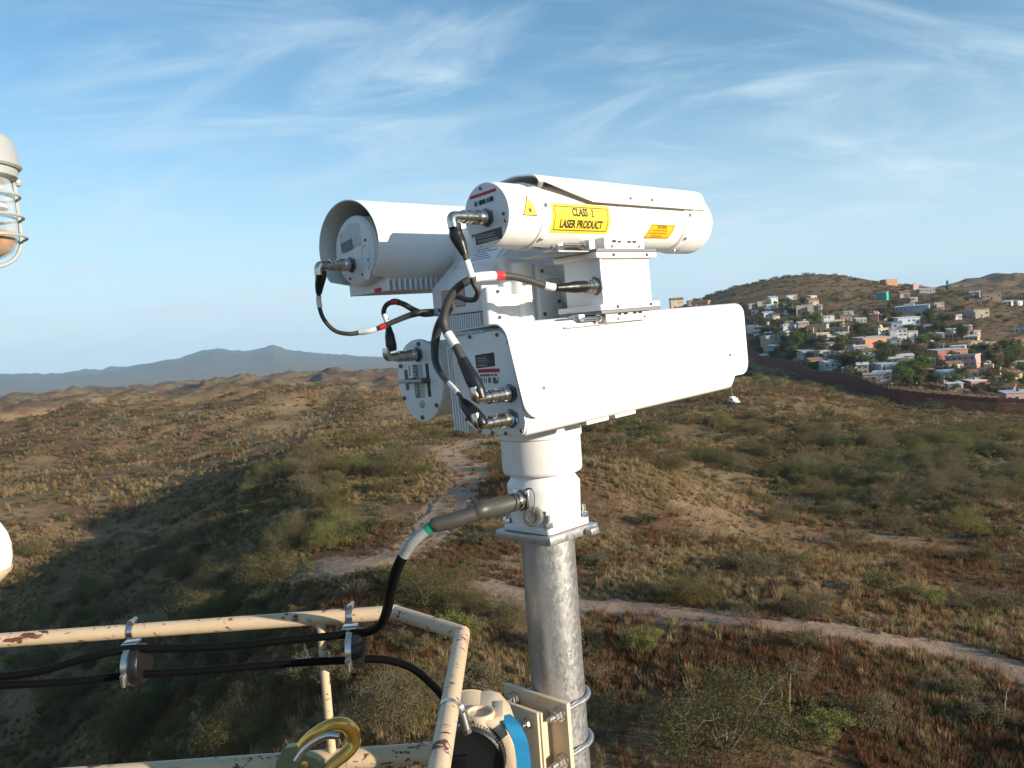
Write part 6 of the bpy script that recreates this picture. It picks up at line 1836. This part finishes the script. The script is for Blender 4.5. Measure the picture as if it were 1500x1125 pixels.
# ---------------------------------------------------------------- town trees
TREES = [(1340, 547, 44, 27, 'vivid', 'big round green tree in the middle of the lower town'), (1351, 505, 22, 17, 'vivid', 'bright green tree below the stepped white houses'), (1304, 528, 42, 24, 'dark', 'wide dark tree mass below the orange house'),
         (1328, 515, 28, 17, 'dark', 'dark tree left below the bright green tree'), (1314, 567, 18, 22, 'olive', 'tall bush left of the low pink house behind the fence'), (1333, 567, 15, 18, 'olive', 'tall bush in front of the low pink house'),
         (1347, 567, 16, 20, 'olive', 'tall bush right of the low pink house'), (1398, 573, 22, 14, 'dark', 'dark round tree in front of the cream yard house'), (1465, 573, 34, 18, 'dark', 'wide dark tree left of the dusty pink shed'),
         (1437, 578, 9, 10, 'bright', 'small yellow tree left of the wide dark tree'), (1413, 558, 14, 13, 'dark', 'dark tree at the right end of the cream yard house'), (1471, 514, 26, 17, 'dark', 'dark tree clump above the maroon roof'),
         (1243, 552, 18, 18, 'vivid', 'green tree behind the fence right of the pale blue grey house'), (1261, 554, 12, 12, 'olive', 'small tree left of the unfinished block house'), (1361, 552, 22, 11, 'dark', 'low dark tree right of the big round tree'),
         (1120, 492, 20, 13, 'dark', 'dark tree left of the bluish white house with roof room'), (1110, 510, 13, 18, 'dark', 'tall dark tree beside the box camera end'), (1175, 489, 13, 11, 'vivid', 'small green tree right of the bluish white house'),
         (1189, 509, 24, 14, 'dark', 'dark tree below the grey tan house in mid slope'), (1215, 508, 20, 13, 'dark', 'dark tree right of that mid slope grey tan house'), (1262, 489, 32, 19, 'dark', 'large dark tree left of the cream church'),
         (1159, 522, 22, 16, 'olive', 'olive tree left of the long blue grey house'), (1143, 532, 18, 14, 'vivid', 'green tree behind the left part of the fence'), (1190, 542, 24, 16, 'vivid', 'green tree left of the pale blue grey house'),
         (1209, 527, 22, 12, 'dark', 'dark tree above the pale blue grey house'), (1238, 545, 18, 11, 'vivid', 'light green tree right behind the middle of the fence'), (1167, 537, 18, 14, 'olive', 'olive tree behind the fence below the long blue grey house'),
         (1362, 466, 24, 15, 'dark', 'dark tree under the end of the long row house'), (1384, 471, 30, 12, 'dark', 'dark tree below the narrow cream tower house'), (1406, 456, 26, 10, 'olive', 'olive trees left of the lone cream house'),
         (1375, 441, 22, 7, 'bright', 'pale green trees below the cypress'), (1416, 442, 10, 9, 'dark', 'dark shrub tree on the ridge left of the grey white house'), (1374, 483, 28, 14, 'olive', 'olive tree right above the bright green tree'),
         (1322, 427, 11, 6, 'dark', 'dark tree on the ridge right of the orange house'), (1290, 461, 30, 14, 'dark', 'wide dark tree below the teal house'), (1465, 467, 14, 7, 'olive', 'olive bush tree right of the lone cream house'),
         (1427, 528, 20, 8, 'olive', 'olive tree behind the pink two storey house'), (1440, 512, 16, 9, 'dark', 'dark tree right of the yellow and white house'), (1278, 520, 16, 9, 'olive', 'olive tree below the long orange house'),
         (1130, 522, 14, 10, 'dark', 'dark tree in front of the faded blue shed'), (1310, 448, 20, 10, 'dark', 'dark tree right below the teal house'), (1218, 460, 12, 7, 'olive', 'olive tree right of the pink hillside house'),
         (1247, 497, 16, 9, 'olive', 'olive tree left above the long orange house'), (1490, 555, 16, 10, 'dark', 'dark tree below the cream houses at the right edge')]
TM = {}
for i, k in enumerate(('vivid', 'dark', 'olive', 'bright')):
    for j in range(2):
        rg = np.random.default_rng(500 + i * 3 + j); n = 26; u_ = rg.normal(0, 1, (n, 3)); u_ /= np.linalg.norm(u_, axis=1)[:, None]; c = u_ * rg.uniform(.35, .85, (n, 1)) * np.array([1, 1, .72]) + np.array([0, 0, .95]); c[:, 2] = np.maximum(c[:, 2], .35)
        v, f = leaf_cloud(c, 2200, .15, .07, rg); tb = MB()
        tb.tube([(0, 0, -.3), (.03, 0, .3), (0, .02, .8)], .06, 7, 3, rs=[.08, .06, .04])
        for q in range(5): tb.tube([(0, .01, .35 + .08 * q), tuple(c[q] * .6 + np.array([0, 0, .25])), tuple(c[q])], .03, 5, 2, rs=[.04, .025, .01])
        TM[(k, j)] = (np_mesh('crown', v, f, LEAF[k]), tb.mesh('trunk', bark, 0))
for (px, py, pw, ph, k, lab_) in TREES:
    g = ground_at(px, py, 240, 1500); d = float(np.dot(g, cF)); w = pw * d / FPX / 2.1; h = ph * d / FPX / 1.72
    t = thing('tree', lab_, 'tree', loc=g, rz=float(prng.uniform(0, 6.28)), group='trees of the hillside town'); t.scale = (w, w, h)
    cm, tm = TM[(k, int(prng.integers(2)))]
    for nm, m in (('crown', cm), ('trunk', tm)):
        o = bpy.data.objects.new(nm, m); col.objects.link(o); o.parent = t
# smaller trees filling the gaps between the houses
tseen = set(); k_n = 0; tries = 0
while k_n < 135 and tries < 4000:
    tries += 1
    px, py = trng.uniform(1096, 1500), trng.uniform(440, 588)
    if not inside(px, py, zone_poly): continue
    g = ground_at(px, py, 240, 1200, 500)
    if g is None or any(math.hypot(g[0] - a_, g[1] - b_) < r_ * .62 for a_, b_, r_ in house_xy): continue
    if float(np.min(dist_poly(np.array([g[0]]), np.array([g[1]]), fl))) < 5: continue
    kd = trng.choice(['dark', 'dark', 'dark', 'olive', 'olive', 'vivid']); w = trng.uniform(2.2, 4.8); h = w * trng.uniform(.9, 1.35)
    ds = [math.hypot(px - x, (py - y) * 1.2) for x, y, _ in TM_]; k = min(range(len(ds)), key=lambda i: ds[i]); dx, dy = px - TM_[k][0], py - TM_[k][1]
    side = ('right of' if dx > 0 else 'left of') if abs(dx) > 1.8 * abs(dy) else ('below' if dy > 0 else 'above') if abs(dy) > 1.8 * abs(dx) else ('below right of' if dx > 0 else 'below left of') if dy > 0 else ('above right of' if dx > 0 else 'above left of')
    lab_ = f"{'tall' if h > 1.2 * w else 'round'} {'small ' if w < 2.4 else ''}{ {'dark': 'dark green', 'olive': 'olive', 'vivid': 'fresh green'}[kd] } tree {'just ' if ds[k] < 26 else ''}{side} the {TM_[k][2]}"
    if lab_ in tseen: continue
    tseen.add(lab_); k_n += 1
    t = thing('tree', lab_, 'tree', loc=g, rz=trng.uniform(0, 6.28), group='trees of the hillside town'); t.scale = (w, w, h)
    cm, tm = TM[(kd, trng.randrange(2))]
    for nm, m in (('crown', cm), ('trunk', tm)):
        o = bpy.data.objects.new(nm, m); col.objects.link(o); o.parent = t
g = ground_at(1388, 427, 400, 1500); d = float(np.dot(g, cF)); h = 16 * d / FPX
t = thing('cypress_tree', 'thin dark cypress standing against the sky on the ridge', 'tree', loc=g)
rg = np.random.default_rng(77); n = 40; zz = rg.uniform(.12, 1, n); cc = np.stack([rg.normal(0, .10, n) * (1.1 - zz), rg.normal(0, .10, n) * (1.1 - zz), zz], -1)
v, f = leaf_cloud(cc * np.array([h, h, h]), 900, h * .035, h * .035, rg, upright=1.5); o = bpy.data.objects.new('crown', np_mesh('crown', v, f, LEAF['dark'])); col.objects.link(o); o.parent = t
MB().cyl((0, 0, -.5), (0, 0, h * .3), .25, .15, 7).build('trunk', bark, t)

# ---------------------------------------------------------------- dry agave stalks
stalkm = plain('dry_stalk', (.36, .27, .17), .8, var=.2, vs_=5)
rosm = LEAF['grey']
for (px, py, ph, lab_) in ((1157, 1048, 62, 'thin dry stalk rising from a spiky rosette on the brown slope'), (1472, 1062, 50, 'thin dry stalk near the right edge below the track'), (107, 925, 38, 'thin dry stalk just above the left part of the rail')):
    g = ground_at(px, py, 24, 200); d = float(np.dot(g, cF)); h = ph * d / FPX
    t = thing('agave_stalk', lab_, 'plant', loc=g)
    MB().tube([(0, 0, -.1), (.05, .02, h * .5), (.16, .02, h)], .02, 6, 4, rs=[.035, .028, .014]).build('stalk', stalkm, t)
    mb = MB(); r_ = random.Random(px)
    for k in range(40):
        a = r_.uniform(0, 6.28); el = r_.uniform(.15, 1.3); L_ = r_.uniform(.35, .6); dd = Vector((math.cos(a) * math.cos(el), math.sin(a) * math.cos(el), math.sin(el))); sd_ = Vector((-math.sin(a), math.cos(a), 0)) * .022
        mb.add([dd * .05 - sd_, dd * .05 + sd_, dd * L_], [(0, 1, 2)])
    mb.build('rosette', rosm, t, 0)
# ================================================================== the air
hz = MB().box((-14800, -14800, -240), (14800, 14800, 420)).build('haze', None, smooth=0); hz['kind'] = 'stuff'
hm = bpy.data.materials.new('haze'); hm.use_nodes = True
hm.node_tree.nodes.clear()
ho = hm.node_tree.nodes.new('ShaderNodeOutputMaterial'); hv = hm.node_tree.nodes.new('ShaderNodeVolumePrincipled')
hv.inputs['Color'].default_value = (.54, .78, 1.0, 1); hv.inputs['Density'].default_value = 6e-5; hv.inputs['Anisotropy'].default_value = 0.0
hm.node_tree.links.new(hv.outputs[0], ho.inputs['Volume']); hz.data.materials.append(hm)
